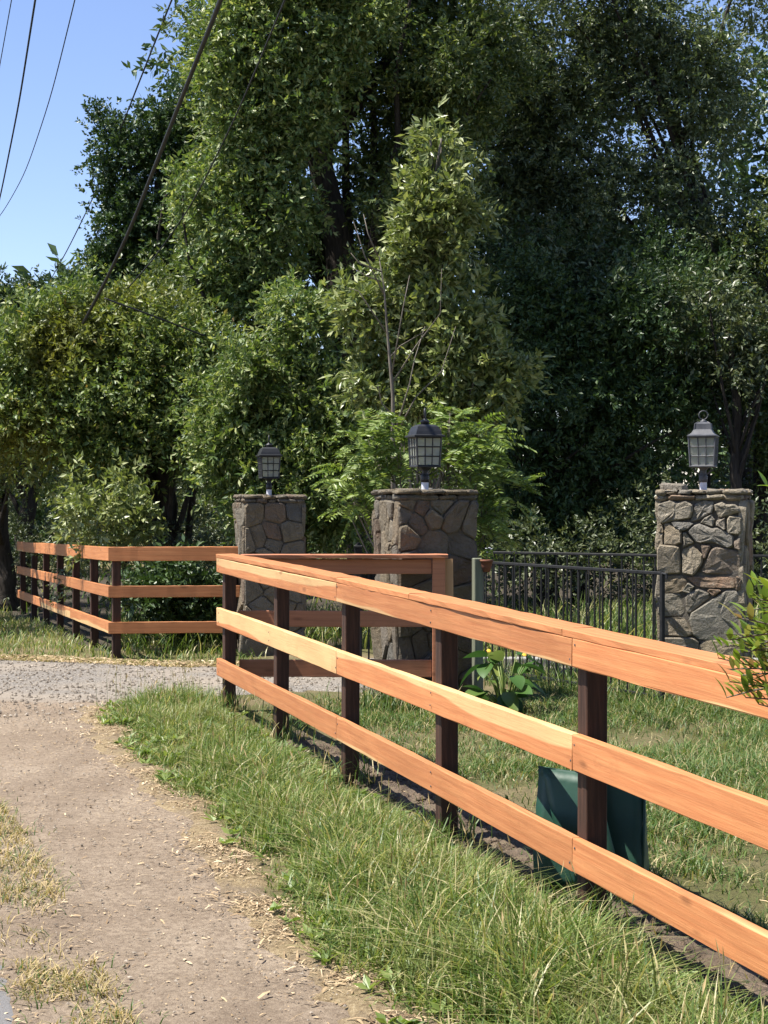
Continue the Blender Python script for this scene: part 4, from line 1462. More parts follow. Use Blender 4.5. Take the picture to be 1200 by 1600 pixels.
tb = px_blobs([(800, 470, 70), (880, 500, 85), (980, 500, 90), (1080, 530, 85), (1160, 570, 65), (840, 600, 80), (940, 610, 90), (1040, 630, 85), (820, 700, 70), (910, 720, 80), (1000, 740, 75),
               (1190, 640, 50), (880, 810, 60), (800, 800, 50), (960, 830, 50), (880, 410, 55, 1), (1010, 430, 60, 1), (1110, 455, 50, 1), (790, 390, 45, 1), (950, 390, 40, 1.5)], 24.6, 1.1)
tree('bay_tree', 'dark shaded tree under the large one, behind the iron railings', 'tree', G(860, 24.8), tb, M['oak'], M['bark'],  # dark oak leaf colour stands in for shade on this tree
     [gp(856, 24.8), wp(855, 720, 24.8), wp(860, 620, 24.8), wp(900, 520, 24.8)], 760, 22, 42, clump_r=0.42, trunk_r=0.14, sprig=SP,
     extra_limbs=[(wp(856, 700, 24.8), wp(980, 540, 24.6), 0.07)])
tb = px_blobs([(1240, 560, 100), (1280, 420, 110), (1300, 300, 120), (1230, 700, 60), (1290, 680, 90), (1340, 520, 110)], 25.0, 1.2)
tree('bay_tree', 'leafy tree at the right edge beyond the sunlit pillar', 'tree', G(1235, 25.4), tb, M['bay'], M['bark'],
     [gp(1190, 25.4), wp(1186, 700, 25.4), wp(1200, 560, 25.4), wp(1270, 360, 25.2)], 220, 20, 43, clump_r=0.42, trunk_r=0.12, sprig=SP)
for lab, px, Y, top in (('slim dark trunk rising behind the grey lantern', 1098, 26.5, 380), ('thin leaning trunk in the dark right of the grey lantern', 1146, 23.9, 520),
                        ('slender trunk behind the front iron railing', 905, 25.5, 420)):
    tb = px_blobs([(px - 20, top - 30, 60), (px + 30, top + 20, 60), (px, top + 80, 50)], Y)
    tree('bay_tree', lab, 'tree', G(px, Y), tb, M['dark_leaf'], M['bark'], [gp(px, Y), wp(px + 6, 650, Y), wp(px - 8, top, Y)], 60, 16, int(px), clump_r=0.4, trunk_r=0.1, sprig=SP, n_limb=8)

# low leafy bush behind the far fence
tb = px_blobs([(165, 790, 34), (122, 752, 20), (205, 790, 24), (150, 835, 34), (195, 745, 18), (225, 815, 22), (128, 800, 22), (190, 840, 28)], 20.6, 1.0)
tree('laurel_bush', 'pale leaved low bush leaning over the far fence rails', 'bush', G(185, 20.8), tb, M['light_leaf'], M['bark'],
     [gp(185, 20.8), wp(180, 880, 20.8), wp(175, 800, 20.8)], 110, 9, 51, clump_r=0.18, trunk_r=0.03, sprig=dict(nl=8, twig=0.2, ll=(0.06, 0.1), lw=0.36), shell=(0.3, 1.0))
tb = px_blobs([(270, 900, 40), (320, 920, 40), (230, 930, 35), (300, 970, 35), (250, 990, 30), (340, 980, 30), (380, 930, 30)], 19.4, 0.8)
tree('laurel_bush', 'dark low bush seen through the rails left of the left pillar', 'bush', G(285, 19.5), tb, M['oak'], M['bark'],
     [gp(285, 19.5), wp(285, 950, 19.5), wp(285, 900, 19.5)], 110, 12, 52, clump_r=0.2, trunk_r=0.03, sprig=dict(nl=8, twig=0.18, ll=(0.06, 0.1), lw=0.4), shell=(0.3, 1.0))

# undergrowth and far wood: masses nobody could count
r = np.random.default_rng(61)
bl = []
for px in range(-150, 1500, 55):
    Y = r.uniform(24.5, 28.0) + (6.0 if px < 140 else 0.0)
    bl += px_blobs([(px + r.normal(0, 20), 830 + r.normal(0, 25), r.uniform(35, 70)), (px + r.normal(0, 20), 740 + r.normal(0, 40), r.uniform(40, 75))], Y, 1.2)
for px in range(-120, 380, 45):
    bl += px_blobs([(px + r.normal(0, 12), 880 + r.normal(0, 30), r.uniform(40, 60))], 29.5 if px < 120 else 22.5, 1.0)
for px in range(740, 1240, 36):
    bl += px_blobs([(px + r.normal(0, 12), 850 + r.normal(0, 25), r.uniform(35, 55))], 22.6, 1.0)
    bl += px_blobs([(px + r.normal(0, 12), 895 + r.normal(0, 10), r.uniform(30, 45))], 24.0, 1.0)
C, pos, d = crown_points(bl, 900, 14, r, 0.40, shell=(0.2, 1.0), cull=False)
keep = pos[:, 2] > -0.3
v, t_ = sprigs(pos[keep], d[keep], r, **SP)
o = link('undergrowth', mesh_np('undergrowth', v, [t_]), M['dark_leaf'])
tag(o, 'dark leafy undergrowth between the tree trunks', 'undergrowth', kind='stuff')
bl = []
for px in np.arange(-500, 1900, 70):
    Y = r.uniform(40, 46)
    for py in (840, 760, 680, 600):
        bl += px_blobs([(px + r.normal(0, 25), py + r.normal(0, 25), r.uniform(45, 75))], Y, 1.2)
    if px > 300:
        for py in (520, 430, 340, 250, 160, 80):
            bl += px_blobs([(px + r.normal(0, 25), py + r.normal(0, 25), r.uniform(45, 75))], Y, 1.2)
C2, pos2, d2 = crown_points([(x_ + r.normal(0, 1), 56 + r.normal(0, 2), z_, 2.6, 2.0, 2.6) for x_ in np.arange(-26, 30, 2.6) for z_ in (0.5, 3.0, 5.5)], 900, 9, r, 1.3, cull=False)
C, pos, d = crown_points(bl, 1250, 14, r, 0.8, shell=(0.3, 1.0), cull=False)
v, t_ = sprigs(pos, d, r, nl=6, twig=0.5, ll=(0.2, 0.32), lw=0.42)
v2, t2 = sprigs(pos2, d2, r, nl=5, twig=0.9, ll=(0.45, 0.7), lw=0.45)
t_ = np.concatenate([t_, t2 + len(v)])
v = np.concatenate([v, v2])
o = link('far_woods', mesh_np('far_woods', v, [t_]), M['oak'])
tag(o, 'far wood of dark trees behind the nearer ones', 'woods', kind='stuff')


bl = []  # unseen leaf mass added behind the camera to cut sky fill
for x in np.arange(-7, 16, 2.3):
    for z in (1.5, 4.0, 6.5, 9.0, 11.5, 14.0, 16.5):
        R_ = r.uniform(1.3, 1.9)
        bl.append((x + r.normal(0, 0.5), -6.0 - 0.25 * abs(x - 3) + r.normal(0, 0.8), z + r.normal(0, 0.4), R_, R_, R_))
C, pos, d = crown_points(bl, 1150, 9, r, 0.9, cull=False)
v, t_ = sprigs(pos, d, r, nl=6, twig=0.6, ll=(0.25, 0.4), lw=0.42)
o = link('unseen_sky_blocker', mesh_np('unseen_sky_blocker', v, [t_]), M['oak'])
tag(o, 'unseen trees added behind the camera to cut sky light on the fence and pillars', 'woods', kind='stuff')


# ------------------------------------------------------------------ grass
def in_poly(x, y, poly):
    p = np.asarray(poly, float)
    ins = np.zeros(len(x), bool)
    j = len(p) - 1
    for i in range(len(p)):
        c = ((p[i, 1] > y) != (p[j, 1] > y)) & (x < (p[j, 0] - p[i, 0]) * (y - p[i, 1]) / (p[j, 1] - p[i, 1] + 1e-12) + p[i, 0])
        ins ^= c
        j = i
    return ins


def scatter(poly, n, r):
    p = np.asarray(poly, float)
    lo, hi = p.min(0), p.max(0)
    out = np.zeros((0, 2))
    while len(out) < n:
        q = r.random((n * 2, 2)) * (hi - lo) + lo
        out = np.concatenate([out, q[in_poly(q[:, 0], q[:, 1], poly)]])
    return out[:n]


def nfield(x, y, s, seed):
    return np.array([mnoise.noise(Vector((a * s, b * s, seed))) for a, b in zip(x, y)])


def blades(pts, h, w, lean, r, seg=2):
    """curved grass blades: base pair, mid pairs, tip"""
    n = len(pts)
    base_ = np.stack([pts[:, 0], pts[:, 1], gz(pts[:, 0], pts[:, 1])], 1)
    az = r.uniform(0, 2 * math.pi, n)
    dirv = np.stack([np.cos(az), np.sin(az), np.zeros(n)], 1)
    fa = az + r.normal(math.pi / 2, 0.5, n)
    side = np.stack([np.cos(fa), np.sin(fa), np.zeros(n)], 1)
    V = []
    for k_ in range(seg + 1):
        f = k_ / seg
        c = base_ + dirv * (lean * h * f ** 1.8)[:, None]
        c[:, 2] += h * (f - 0.35 * np.minimum(lean, 1.2) * f ** 2.2) * 0.98
        if k_ < seg:
            ww = (w * (1 - 0.45 * f) * 0.5)[:, None]
            V += [c - side * ww, c + side * ww]
        else:
            V += [c]
    nv = 2 * seg + 1
    v = np.stack(V, 1).reshape(-1, 3)
    i = np.arange(n)[:, None] * nv
    q = [i + [2 * k_, 2 * k_ + 1, 2 * k_ + 3, 2 * k_ + 2] for k_ in range(seg - 1)]
    t = i + [2 * seg - 2, 2 * seg - 1, 2 * seg]
    return v, (np.concatenate(q) if q else np.zeros((0, 4), int)), t


def grass(name, label, parts, mat):
    V, Q, T, cnt = [], [], [], 0
    for v, q, t in parts:
        V.append(v); Q.append(q + cnt); T.append(t + cnt); cnt += len(v)
    o = link(name, mesh_np(name, np.concatenate(V), [np.concatenate(Q), np.concatenate(T)]), mat)
    return tag(o, label, 'grass', kind='stuff')


r = np.random.default_rng(71)
FL = [tuple(fpt(t)) for t in np.linspace(0, 1.7, 12)]
VERGE = [p for p in PATH_R[::-1][1:]] + [(0.85, 3.0)] + [tuple(fpt(t) + FN * 0.02) for t in np.linspace(1.6, 0, 10)] + [(-1.25, 13.6), (-1.7, 13.85), (-2.1, 13.6)]
n = 54000
p = scatter(VERGE, n * 2, r)
# distance to path edge: thin out towards it; clumps
pr = np.asarray(PATH_R)
edge_x = np.interp(p[:, 1], pr[:, 1], pr[:, 0])
fence_x = np.interp(p[:, 1], [f[1] for f in FL][::-1], [f[0] for f in FL][::-1])
e = p[:, 0] - edge_x
fd = fence_x - p[:, 0]
cl = nfield(p[:, 0], p[:, 1], 2.2, 1.5) + 0.6 * nfield(p[:, 0], p[:, 1], 7.0, 4.5)
prob = np.clip((e + 0.06 + 0.22 * cl) / 0.38, 0, 1) * np.clip(0.75 + 0.7 * cl, 0.12, 1) * np.clip((fd + 0.12) / 0.3, 0.25, 1)
p, cl, e, fd = [a[r.random(len(p)) < prob] for a in (p, cl, e, fd)] if False else (lambda m: (p[m], cl[m], e[m], fd[m]))(r.random(len(p)) < prob)
p, cl, e, fd = p[:n], cl[:n], e[:n], fd[:n]
near_ = np.clip((9.5 - p[:, 1]) / 4.0, 0, 1)
hgt = 0.86 * (0.075 + 0.11 * np.clip(cl + 0.5, 0, 1) + 0.10 * near_ * np.clip(e * 2, 0.2, 1)) * np.minimum(r.gamma(5.0, 0.19, len(p)), 1.7) * np.clip(0.35 + e * 1.6, 0.35, 1) * np.clip(0.36 + fd * 1.6, 0.36, 1)
g1 = blades(p, hgt, r.uniform(0.003, 0.0095, len(p)), r.uniform(0.15, 1.7, len(p)), r, 3)
# ripe seed heads on tall stems
ps = p[(r.random(len(p)) < 0.012) & (fd > 0.3)]
hs = r.uniform(0.22, 0.42, len(ps))
g1b = blades(ps, hs, np.full(len(ps), 0.003), r.uniform(0.02, 0.12, len(ps)), r, 3)
hd = np.stack([ps[:, 0], ps[:, 1], gz(ps[:, 0], ps[:, 1]) + hs * 0.9], 1)
hv, ht_ = leaf_geo(hd, unit(r.normal(0, 0.25, (len(ps), 3)) + np.array([0, 0, 1.0])), r.uniform(0.04, 0.07, len(ps)), r.uniform(0.005, 0.009, len(ps)), r)
o = link('seed_heads', mesh_np('seed_heads', hv, [ht_]), M['dry'])
tag(o, 'pale ripe seed heads above the verge grass', 'seed heads', kind='stuff')
pw = p[r.random(len(p)) < 0.02]
wn_ = len(pw)
wb = np.repeat(np.stack([pw[:, 0], pw[:, 1], gz(pw[:, 0], pw[:, 1]) + 0.03], 1), 6, 0)
wa = r.uniform(0, 6.28, wn_ * 6)
wv, wt = leaf_geo(wb, unit(np.stack([np.cos(wa), np.sin(wa), r.uniform(0.1, 0.9, wn_ * 6)], 1)), r.uniform(0.03, 0.09, wn_ * 6), r.uniform(0.015, 0.035, wn_ * 6), r, 1.2)
o = link('weeds', mesh_np('weeds', wv, [wt]), M['pinnate'])
tag(o, 'small broad leaved weeds low in the verge grass', 'weeds', kind='stuff')
grass('verge_grass', 'long green grass between the dirt path and the near fence', [g1, g1b], M['grass'])

LAWN = [tuple(fpt(t) - FN * 0.04) for t in np.linspace(-0.02, 1.6, 10)] + [(3.0, 2.8), (4.2, 8.0), (5.2, 13.2), (5.4, 14.2), (2.6, 14.4), (1.2, 14.4), (0.7, 13.9), (-0.2, 13.9), (-1.1, 14.0)]
n = 78000
p = scatter(LAWN, int(n * 1.9), r)
cl = nfield(p[:, 0], p[:, 1], 1.3, 9.5) + 0.6 * nfield(p[:, 0], p[:, 1], 5.0, 2.5)
fx = np.interp(p[:, 1], [f[1] for f in FL][::-1], [f[0] for f in FL][::-1])
sd = p[:, 0] - fx
lush = np.clip((p[:, 0] - 1.6) / 1.0, 0, 1) * np.clip((p[:, 1] - 8.0) / 2.0, 0, 1)
prob = np.clip(0.62 + 0.9 * cl + 0.4 * lush, 0.10, 1) * np.clip((sd - 0.30 + 0.25 * cl) / 0.3, 0.10, 1)
m = r.random(len(p)) < prob
p, cl, lush = p[m][:n], cl[m][:n], lush[m][:n]
hgt = (0.055 + 0.05 * np.clip(cl + 0.4, 0, 1) + 0.06 * lush) * r.uniform(0.5, 1.4, len(p))
g2 = blades(p, hgt, r.uniform(0.004, 0.009, len(p)), r.uniform(0.3, 1.5, len(p)), r, 2)
# long tufts against the posts and the railing foot
tp = []
for t in TS[:6]:
    c = fpt(t)
    tp.append(c + r.normal(0, 0.09, (90, 2)))
tp.append(np.stack([np.interp(np.linspace(0, 1, 900), [0, 1], [0.9, 2.2]), np.interp(np.linspace(0, 1, 900), [0, 1], [15.2, 13.0])], 1) + r.normal(0, 0.12, (900, 2)))
tp.append(np.array([0.15, 13.1]) + r.normal(0, 0.22, (700, 2)))
tp.append(np.array([2.6, 13.0]) + r.normal(0, 0.25, (600, 2)))
tp = np.concatenate(tp)
g2b = blades(tp, r.uniform(0.1, 0.30, len(tp)), r.uniform(0.005, 0.009, len(tp)), r.uniform(0.1, 0.9, len(tp)), r, 3)
grass('lawn_grass', 'short mixed green and straw lawn behind the near fence', [g2, g2b], M['lawn'])

FAR = [(0.9, 15.4), (2.2, 14.3), (6.5, 14.5), (7.5, 21), (3, 21), (0.6, 19.0)]
p = scatter(FAR, 11000, r)
drv = (p[:, 1] > 16.6)
hg = np.where(drv, r.uniform(0.18, 0.62, len(p)), r.uniform(0.06, 0.22, len(p)))
g3 = blades(p, hg, r.uniform(0.009, 0.016, len(p)), r.uniform(0.1, 0.9, len(p)), r, 3)
FAR2 = [(-9, 19.0), (-4.3, 18.25), (-3.1, 17.7), (-2.2, 17.25), (-1.6, 17.1), (-1.2, 18.0), (-1.65, 18.9), (-2.9, 18.75), (-4.2, 22.5), (-7, 30), (-12, 30)]
p = scatter(FAR2, 12000, r)
nb = np.interp(p[:, 0], [q_[0] for q_ in DRV_B], [q_[1] for q_ in DRV_B])
hg = np.clip(0.025 + 0.09 * (p[:, 1] - nb), 0.02, 0.13) * r.uniform(0.4, 1.4, len(p))
g4 = blades(p, hg, r.uniform(0.008, 0.014, len(p)), r.uniform(0.2, 1.0, len(p)), r, 3)
FAR3 = [(-2.9, 18.8), (-1.5, 18.8), (-0.6, 19.0), (0.3, 17.6), (0.6, 20), (-1, 24), (-4, 24)]
p = scatter(FAR3, 5000, r)
g5 = blades(p, r.uniform(0.1, 0.45, len(p)), r.uniform(0.009, 0.015, len(p)), r.uniform(0.2, 0.9, len(p)), r, 3)
p = scatter([(-10, 30), (-4, 26), (6, 22), (14, 24), (14, 60), (-25, 60)], 7000, r)
g6 = blades(p, r.uniform(0.1, 0.4, len(p)), r.uniform(0.02, 0.05, len(p)), r.uniform(0.2, 0.9, len(p)), r, 2)
grass('far_grass', 'taller grass beyond the iron railings and along the far fence', [g3, g4, g5, g6], M['grass'])

# dry patches on the near left, thin wisps on the path
LEFT = [(-0.6, 4.6), (-0.75, 5.2), (-0.95, 5.8), (-1.35, 7.0), (-1.9, 8.6), (-2.5, 10.0), (-3.4, 10.6), (-3.4, 8), (-2.4, 5.0)]
p = scatter(LEFT, 30000, r)
cl = nfield(p[:, 0], p[:, 1], 2.6, 6.5) + 0.5 * nfield(p[:, 0], p[:, 1], 8.0, 3.5)
ex = np.interp(p[:, 1], [4.6, 5.2, 5.8, 7.0, 8.6, 10.0], [-0.6, -0.75, -0.95, -1.35, -1.9, -2.5]) - p[:, 0]
rdx = np.interp(p[:, 1], [2.0, 5.3, 6.9, 9.2, 12.0], [-0.3, -1.17, -1.66, -2.8, -4.6])
m = ((cl + r.normal(0, 0.16, len(cl)) + np.clip(ex * 1.1, 0, 0.34)) > 0.27) & (p[:, 0] > rdx + 0.02)
p = p[m][:13000]
g7 = blades(p, r.uniform(0.025, 0.085, len(p)), r.uniform(0.004, 0.007, len(p)), r.uniform(0.4, 1.6, len(p)), r, 2)
pf = scatter([(-7, 18.5), (-4.3, 17.95), (-3.0, 17.35), (-2.2, 17.0), (-1.5, 16.85), (-1.4, 17.3), (-2.2, 17.5), (-3.0, 17.95), (-4.3, 18.6), (-7, 19.1)], 6000, r)
g7b = blades(pf, r.uniform(0.02, 0.07, len(pf)), r.uniform(0.006, 0.011, len(pf)), r.uniform(0.5, 1.6, len(pf)), r, 2)
grass('verge_straw', 'pale dry grass fringe along the far side of the gravel driveway', [g7b], M['dry'])
grass('dry_grass', 'patchy dry yellow grass at the left edge of the path', [g7], M['dry'])
m = r.random(len(p)) < 0.40
p2 = p[m] + r.normal(0, 0.06, (m.sum(), 2))
g8 = blades(p2, r.uniform(0.03, 0.08, len(p2)), r.uniform(0.004, 0.007, len(p2)), r.uniform(0.3, 1.4, len(p2)), r, 2)
grass('green_tufts', 'small green tufts among the dry grass at bottom left', [g8], M['lawn'])


# ------------------------------------------------------------------ litter, pebbles
def slivers(pts, L, W, lift, r):
    """thin curled chips: two crossed-edge quads with thickness (a flat box bent in the middle)"""
    n = len(pts)
    c = np.stack([pts[:, 0], pts[:, 1], gz(pts[:, 0], pts[:, 1]) + lift], 1)
    az = r.uniform(0, 2 * math.pi, n)
    d = np.stack([np.cos(az), np.sin(az), r.normal(0, 0.18, n)], 1)
    s_ = np.stack([-np.sin(az), np.cos(az), r.normal(0, 0.2, n)], 1)
    up = np.tile([0, 0, 1.0], (n, 1))
    L, W = L[:, None], W[:, None]
    arch = up * (L * 0.08)
    v = np.stack([c - d * L / 2 - s_ * W / 2, c - d * L / 2 + s_ * W / 2, c + s_ * W * 0.6 + arch, c - s_ * W * 0.6 + arch,
                  c + d * L / 2 - s_ * W / 3, c + d * L / 2 + s_ * W / 3], 1).reshape(-1, 3)
    i = np.arange(n)[:, None] * 6
    q = np.concatenate([i + [0, 3, 2, 1], i + [3, 4, 5, 2]])
    return v, q


r = np.random.default_rng(81)
yy = 4.6 + 8.6 * r.random(20000) ** 1.2
xx = np.interp(yy, pr[:, 1], pr[:, 0]) + r.normal(0.0, 0.11, len(yy)) * r.uniform(0.3, 1.7, len(yy)) + 0.02
p = np.stack([xx, yy], 1)
cl = nfield(xx, yy, 3.0, 8.1)
p = p[(cl + r.normal(0, 0.2, len(cl)) > 0.0)]
vA, qA = slivers(p, 0.006 + 0.065 * r.random(len(p)) ** 3.5, 0.0015 + 0.008 * r.random(len(p)) ** 2.5, 0.022, r)
p = scatter([(-2.3, 13), (-3.6, 12.4), (-1.2, 5.2), (0.1, 5.2), (-0.5, 7.0), (-1.7, 10.8)], 2600, r)
vB, qB = slivers(p, 0.005 + 0.035 * r.random(len(p)) ** 3, 0.002 + 0.007 * r.random(len(p)) ** 2, 0.013, r)
p = scatter(LEFT, 2600, r)
vC, qC = slivers(p, 0.008 + 0.05 * r.random(len(p)) ** 2.5, 0.002 + 0.008 * r.random(len(p)) ** 2, 0.014, r)
p = scatter([(-6.5, 18.3), (-4.5, 18.0), (-3.0, 17.25), (-1.6, 16.7), (-1.3, 17.4), (-3, 18.0), (-4.5, 18.7), (-6.5, 19.0)], 1100, r)
vD, qD = slivers(p, r.uniform(0.03, 0.09, len(p)), r.uniform(0.006, 0.02, len(p)), 0.03, r)
p = np.concatenate([scatter(LAWN, 1500, r)])
vE, qE = slivers(p, r.uniform(0.02, 0.07, len(p)), r.uniform(0.002, 0.005, len(p)), 0.02, r)
VV = np.concatenate([vA, vB, vC, vD, vE])
k0 = np.cumsum([0, len(vA), len(vB), len(vC), len(vD)])
o = link('straw_litter', mesh_np('straw_litter', VV, [np.concatenate([q + k for q, k in zip((qA, qB, qC, qD, qE), k0)])]), M['straw'])
tag(o, 'scattered straw and wood chips along the path edge', 'litter', kind='stuff')


def pebbles(pts, size, r):
    n = len(pts)
    c = np.stack([pts[:, 0], pts[:, 1], gz(pts[:, 0], pts[:, 1]) + 0.018], 1)
    dirs = np.array([(1, 0, 0), (0, 1, 0), (-1, 0, 0), (0, -1, 0), (0, 0, 0.75), (0, 0, -0.5)], float)
    sc_ = size[:, None, None] * r.uniform(0.6, 1.3, (n, 6, 1))
    az = r.uniform(0, 6.28, n)
    ca, sa = np.cos(az), np.sin(az)
    D = np.tile(dirs, (n, 1, 1))
    x = D[:, :, 0] * ca[:, None] - D[:, :, 1] * sa[:, None]
    y = D[:, :, 0] * sa[:, None] + D[:, :, 1] * ca[:, None]
    D = np.stack([x, y, D[:, :, 2]], 2) * sc_
    v = (c[:, None] + D).reshape(-1, 3)
    i = np.arange(n)[:, None] * 6
    t = np.concatenate([i + f for f in ([0, 1, 4], [1, 2, 4], [2, 3, 4], [3, 0, 4], [1, 0, 5], [2, 1, 5], [3, 2, 5], [0, 3, 5])])
    return v, t


DP = [(-9, 13.0), (-3.2, 12.2), (-2.4, 12.8), (-1.9, 14.0), (-0.1, 14.4), (1.2, 15.6), (0.5, 17.4), (-1.6, 16.8), (-3.0, 17.4), (-4.2, 18.0), (-9, 18.7)]
p = scatter(DP, 8500, r)
vA, tA = pebbles(p, 0.005 + 0.018 * r.random(len(p)) ** 2, r)
p = scatter([(-3.8, 12.6), (-2.3, 13), (-1.7, 10.8), (-0.5, 7.0), (0.2, 5.0), (-1.0, 5.0), (-1.8, 7.2), (-3.0, 10.9)], 3000, r)
p = np.concatenate([p, scatter([(-5.5, 13.4), (-2.3, 13.4), (-2.1, 12.2), (-4.4, 11.6)], 1600, r)])
vB, tB = pebbles(p, 0.0018 + 0.008 * r.random(len(p)) ** 3.0, r)
o = link('gravel', mesh_np('gravel', np.concatenate([vA, vB]), [np.concatenate([tA, tB + len(vA)])]), M['pebble'])
tag(o, 'loose grey gravel stones on driveway and path', 'gravel', kind='stuff')
# clods of turned soil
t_s = r.uniform(0.3, 1.5, 2200)
P = np.array([fpt(t) for t in t_s]) - FN * (r.uniform(0.0, 0.5, (2200, 1)))
vA, tA = pebbles(P, r.uniform(0.006, 0.026, len(P)), r)
vA[:, 2] += 0.006
o = link('soil_clods', mesh_np('soil_clods', vA, [tA]), M['soil'])
tag(o, 'clods of loose brown soil under the near fence', 'soil', kind='stuff')


# ------------------------------------------------------------------ green insulated cover behind the fence
bg_t = thing('insulated_cover', 'dark green quilted bag standing behind the fourth near post of the fence', 'cover', (0.885, 7.12, gzf(0.885, 7.12)), math.radians(-16))
def pouch():
    nu, nz = 14, 12
    W, H, D = 0.46, 0.47, 0.20
    V, Q = [], []
    rr_ = np.random.default_rng(3)
    # closed loop around: front (-y), right, back, left; pinched at the top
    us = np.linspace(0, 1, 41)[:-1]
    for iz in range(nz + 1):
        f = iz / nz
        dep = D * (1 - f ** 1.3 * 0.90)
        wid = W * (1.0 + 0.02 * math.sin(f * 5))
        zt_ = H * f
        for u in us:
            s_ = (u * 4) % 4
            if s_ < 1:
                x, y = -0.5 + s_, -0.5
            elif s_ < 2:
                x, y = 0.5, -0.5 + (s_ - 1)
            elif s_ < 3:
                x, y = 0.5 - (s_ - 2), 0.5
            else:
                x, y = -0.5, 0.5 - (s_ - 3)
            zz_ = zt_ + 0.035 * (f ** 2) * (-x * 1.4)
            bulge = 1 + 0.10 * math.sin(math.pi * f) * math.cos(math.pi * x)
            # left end tucks in like folded gusset
            tuck = 0.06 * math.sin(math.pi * f) * (1 - abs(y) * 2) if x < -0.45 else 0
            V.append((x * wid + tuck + rr_.normal(0, 0.0025), y * dep * bulge + rr_.normal(0, 0.002), zz_ + 0.03))
    n = len(us)
    for iz in range(nz):
        for i in range(n):
            j = (i + 1) % n
            Q.append((iz * n + i, iz * n + j, iz * n + n + j, iz * n + n + i))
    T = []
    V.append((0, 0, H + 0.03)); c1 = len(V) - 1
    V.append((0, 0, 0.03)); c0 = len(V) - 1
    for i in range(n):
        j = (i + 1) % n
        T.append((c1, nz * n + i, nz * n + j)); T.append((c0, j, i))
    return smooth(mesh_np('pouch', np.array(V), [np.array(Q), np.array(T)]))
link('pouch', pouch(), M['vinyl'], bg_t)
# flap folded over from the top on the left half of the front
fl = []
for i, u in enumerate(np.linspace(0, 1, 9)):
    for j, w_ in enumerate(np.linspace(0, 1, 9)):
        x = -0.20 + 0.24 * u + 0.10 * w_
        z = 0.525 - 0.36 * w_ - 0.02 * u
        y = -0.055 - 0.028 * math.sin(w_ * 2.6) - 0.018 * u - 0.055 * w_
        fl.append((x, y, z))
fq = [(a * 9 + b, (a + 1) * 9 + b, (a + 1) * 9 + b + 1, a * 9 + b + 1) for a in range(8) for b in range(8)]
fme = smooth(mesh_np('flap', np.array(fl), [np.array(fq)]))
fo = link('flap', fme, M['vinyl'], bg_t)
md = fo.modifiers.new('thick', 'SOLIDIFY'); md.thickness = 0.008
link('seam', MB().tube([(0.231, -0.10, 0.04), (0.234, -0.065, 0.25), (0.233, -0.02, 0.45), (0.15, -0.02, 0.467), (-0.2, -0.02, 0.512)], 0.006, 6).mesh(sm=True), M['vinyl'], bg_t)
for x in (-0.19, 0.19):
    link('leg', MB().box((x, 0.0, 0.02), (0.05, 0.10, 0.12), 0, 0.008).mesh(), M['vinyl'], bg_t)


# ------------------------------------------------------------------ broad-leaved plant by the railing
def leaf_shape(L, W, nseg=6, curl=0.25, pointed=True):
    V, Q = [], []
    for i in range(nseg + 1):
        f = i / nseg
        w_ = W * (math.sin(math.pi * min(1, f * 0.92 + 0.06)) ** 0.8) * (1.05 - 0.25 * f)
        if i == nseg:
            w_ = 0.002
        z = -curl * L * f * f
        V += [(-w_ / 2, L * f, z + w_ * 0.12), (0, L * f, z), (w_ / 2, L * f, z + w_ * 0.12)]
    for i in range(nseg):
        a = i * 3
        Q += [(a, a + 1, a + 4, a + 3), (a + 1, a + 2, a + 5, a + 4)]
    return smooth(mesh_np('leaf', np.array(V), [np.array(Q)]))


r = np.random.default_rng(91)
bp = gp(790, 12.75)
pt = thing('squash_plant', 'broad leaved plant with yellow flowers behind the near fence by the railing', 'plant', bp)
lm = [leaf_shape(0.20, 0.15), leaf_shape(0.16, 0.13, curl=0.4), leaf_shape(0.24, 0.13, curl=0.35)]
for m_ in lm:
    m_.materials.append(M['broad_each'])
stm = MB()
for i in range(30):
    a = r.uniform(0, 6.28)
    hh = r.uniform(0.08, 0.50)
    rad = r.uniform(0.03, 0.24)
    tip = np.array([math.cos(a) * rad, math.sin(a) * rad * 0.8, hh])
    stm.tube([(0.02 * math.cos(a), 0.02 * math.sin(a), 0), tip * [0.5, 0.5, 0.62], tip], [0.008, 0.006, 0.004], 5)
    link('leaf', lm[i % 3], None, pt, tip, (r.uniform(-0.5, 0.7), r.normal(0, 0.3), a - math.pi / 2 + r.normal(0, 0.4)))
link('stems', stm.mesh(sm=True), M['pinnate'], pt)
fm = MB().lathe([(0.004, 0), (0.012, 0.02), (0.03, 0.035), (0.026, 0.037)], 6).mesh(sm=True)
fm.materials.append(M['flower'])
for x, z in ((-0.14, 0.50), (0.13, 0.47)):
    link('flower', fm, None, pt, (x, -0.12, z), (0.8, 0.2, 0)).scale = (0.6, 0.6, 0.6)
# sprigs in the hanging pot
pl_m = leaf_shape(0.05, 0.02, 4)
pl_m.materials.append(M['broad_each'])
for i in range(26):
    a = r.uniform(0, 6.28)
    link('leaf', pl_m, None, pot, (0.03 * math.cos(a), 0.03 * math.sin(a), 0.095 + r.uniform(0, 0.07)), (r.uniform(-0.3, 0.9), 0, a))
wf = MB().lathe([(0.002, 0), (0.010, 0.006), (0.009, 0.009)], 6).mesh(sm=True)
wf.materials.append(M['pvc'])
for i in range(4):
    link('flower', wf, None, pot, (r.normal(0.02, 0.03), -0.03 + r.normal(0, 0.02), 0.15 + r.uniform(0, 0.05)))

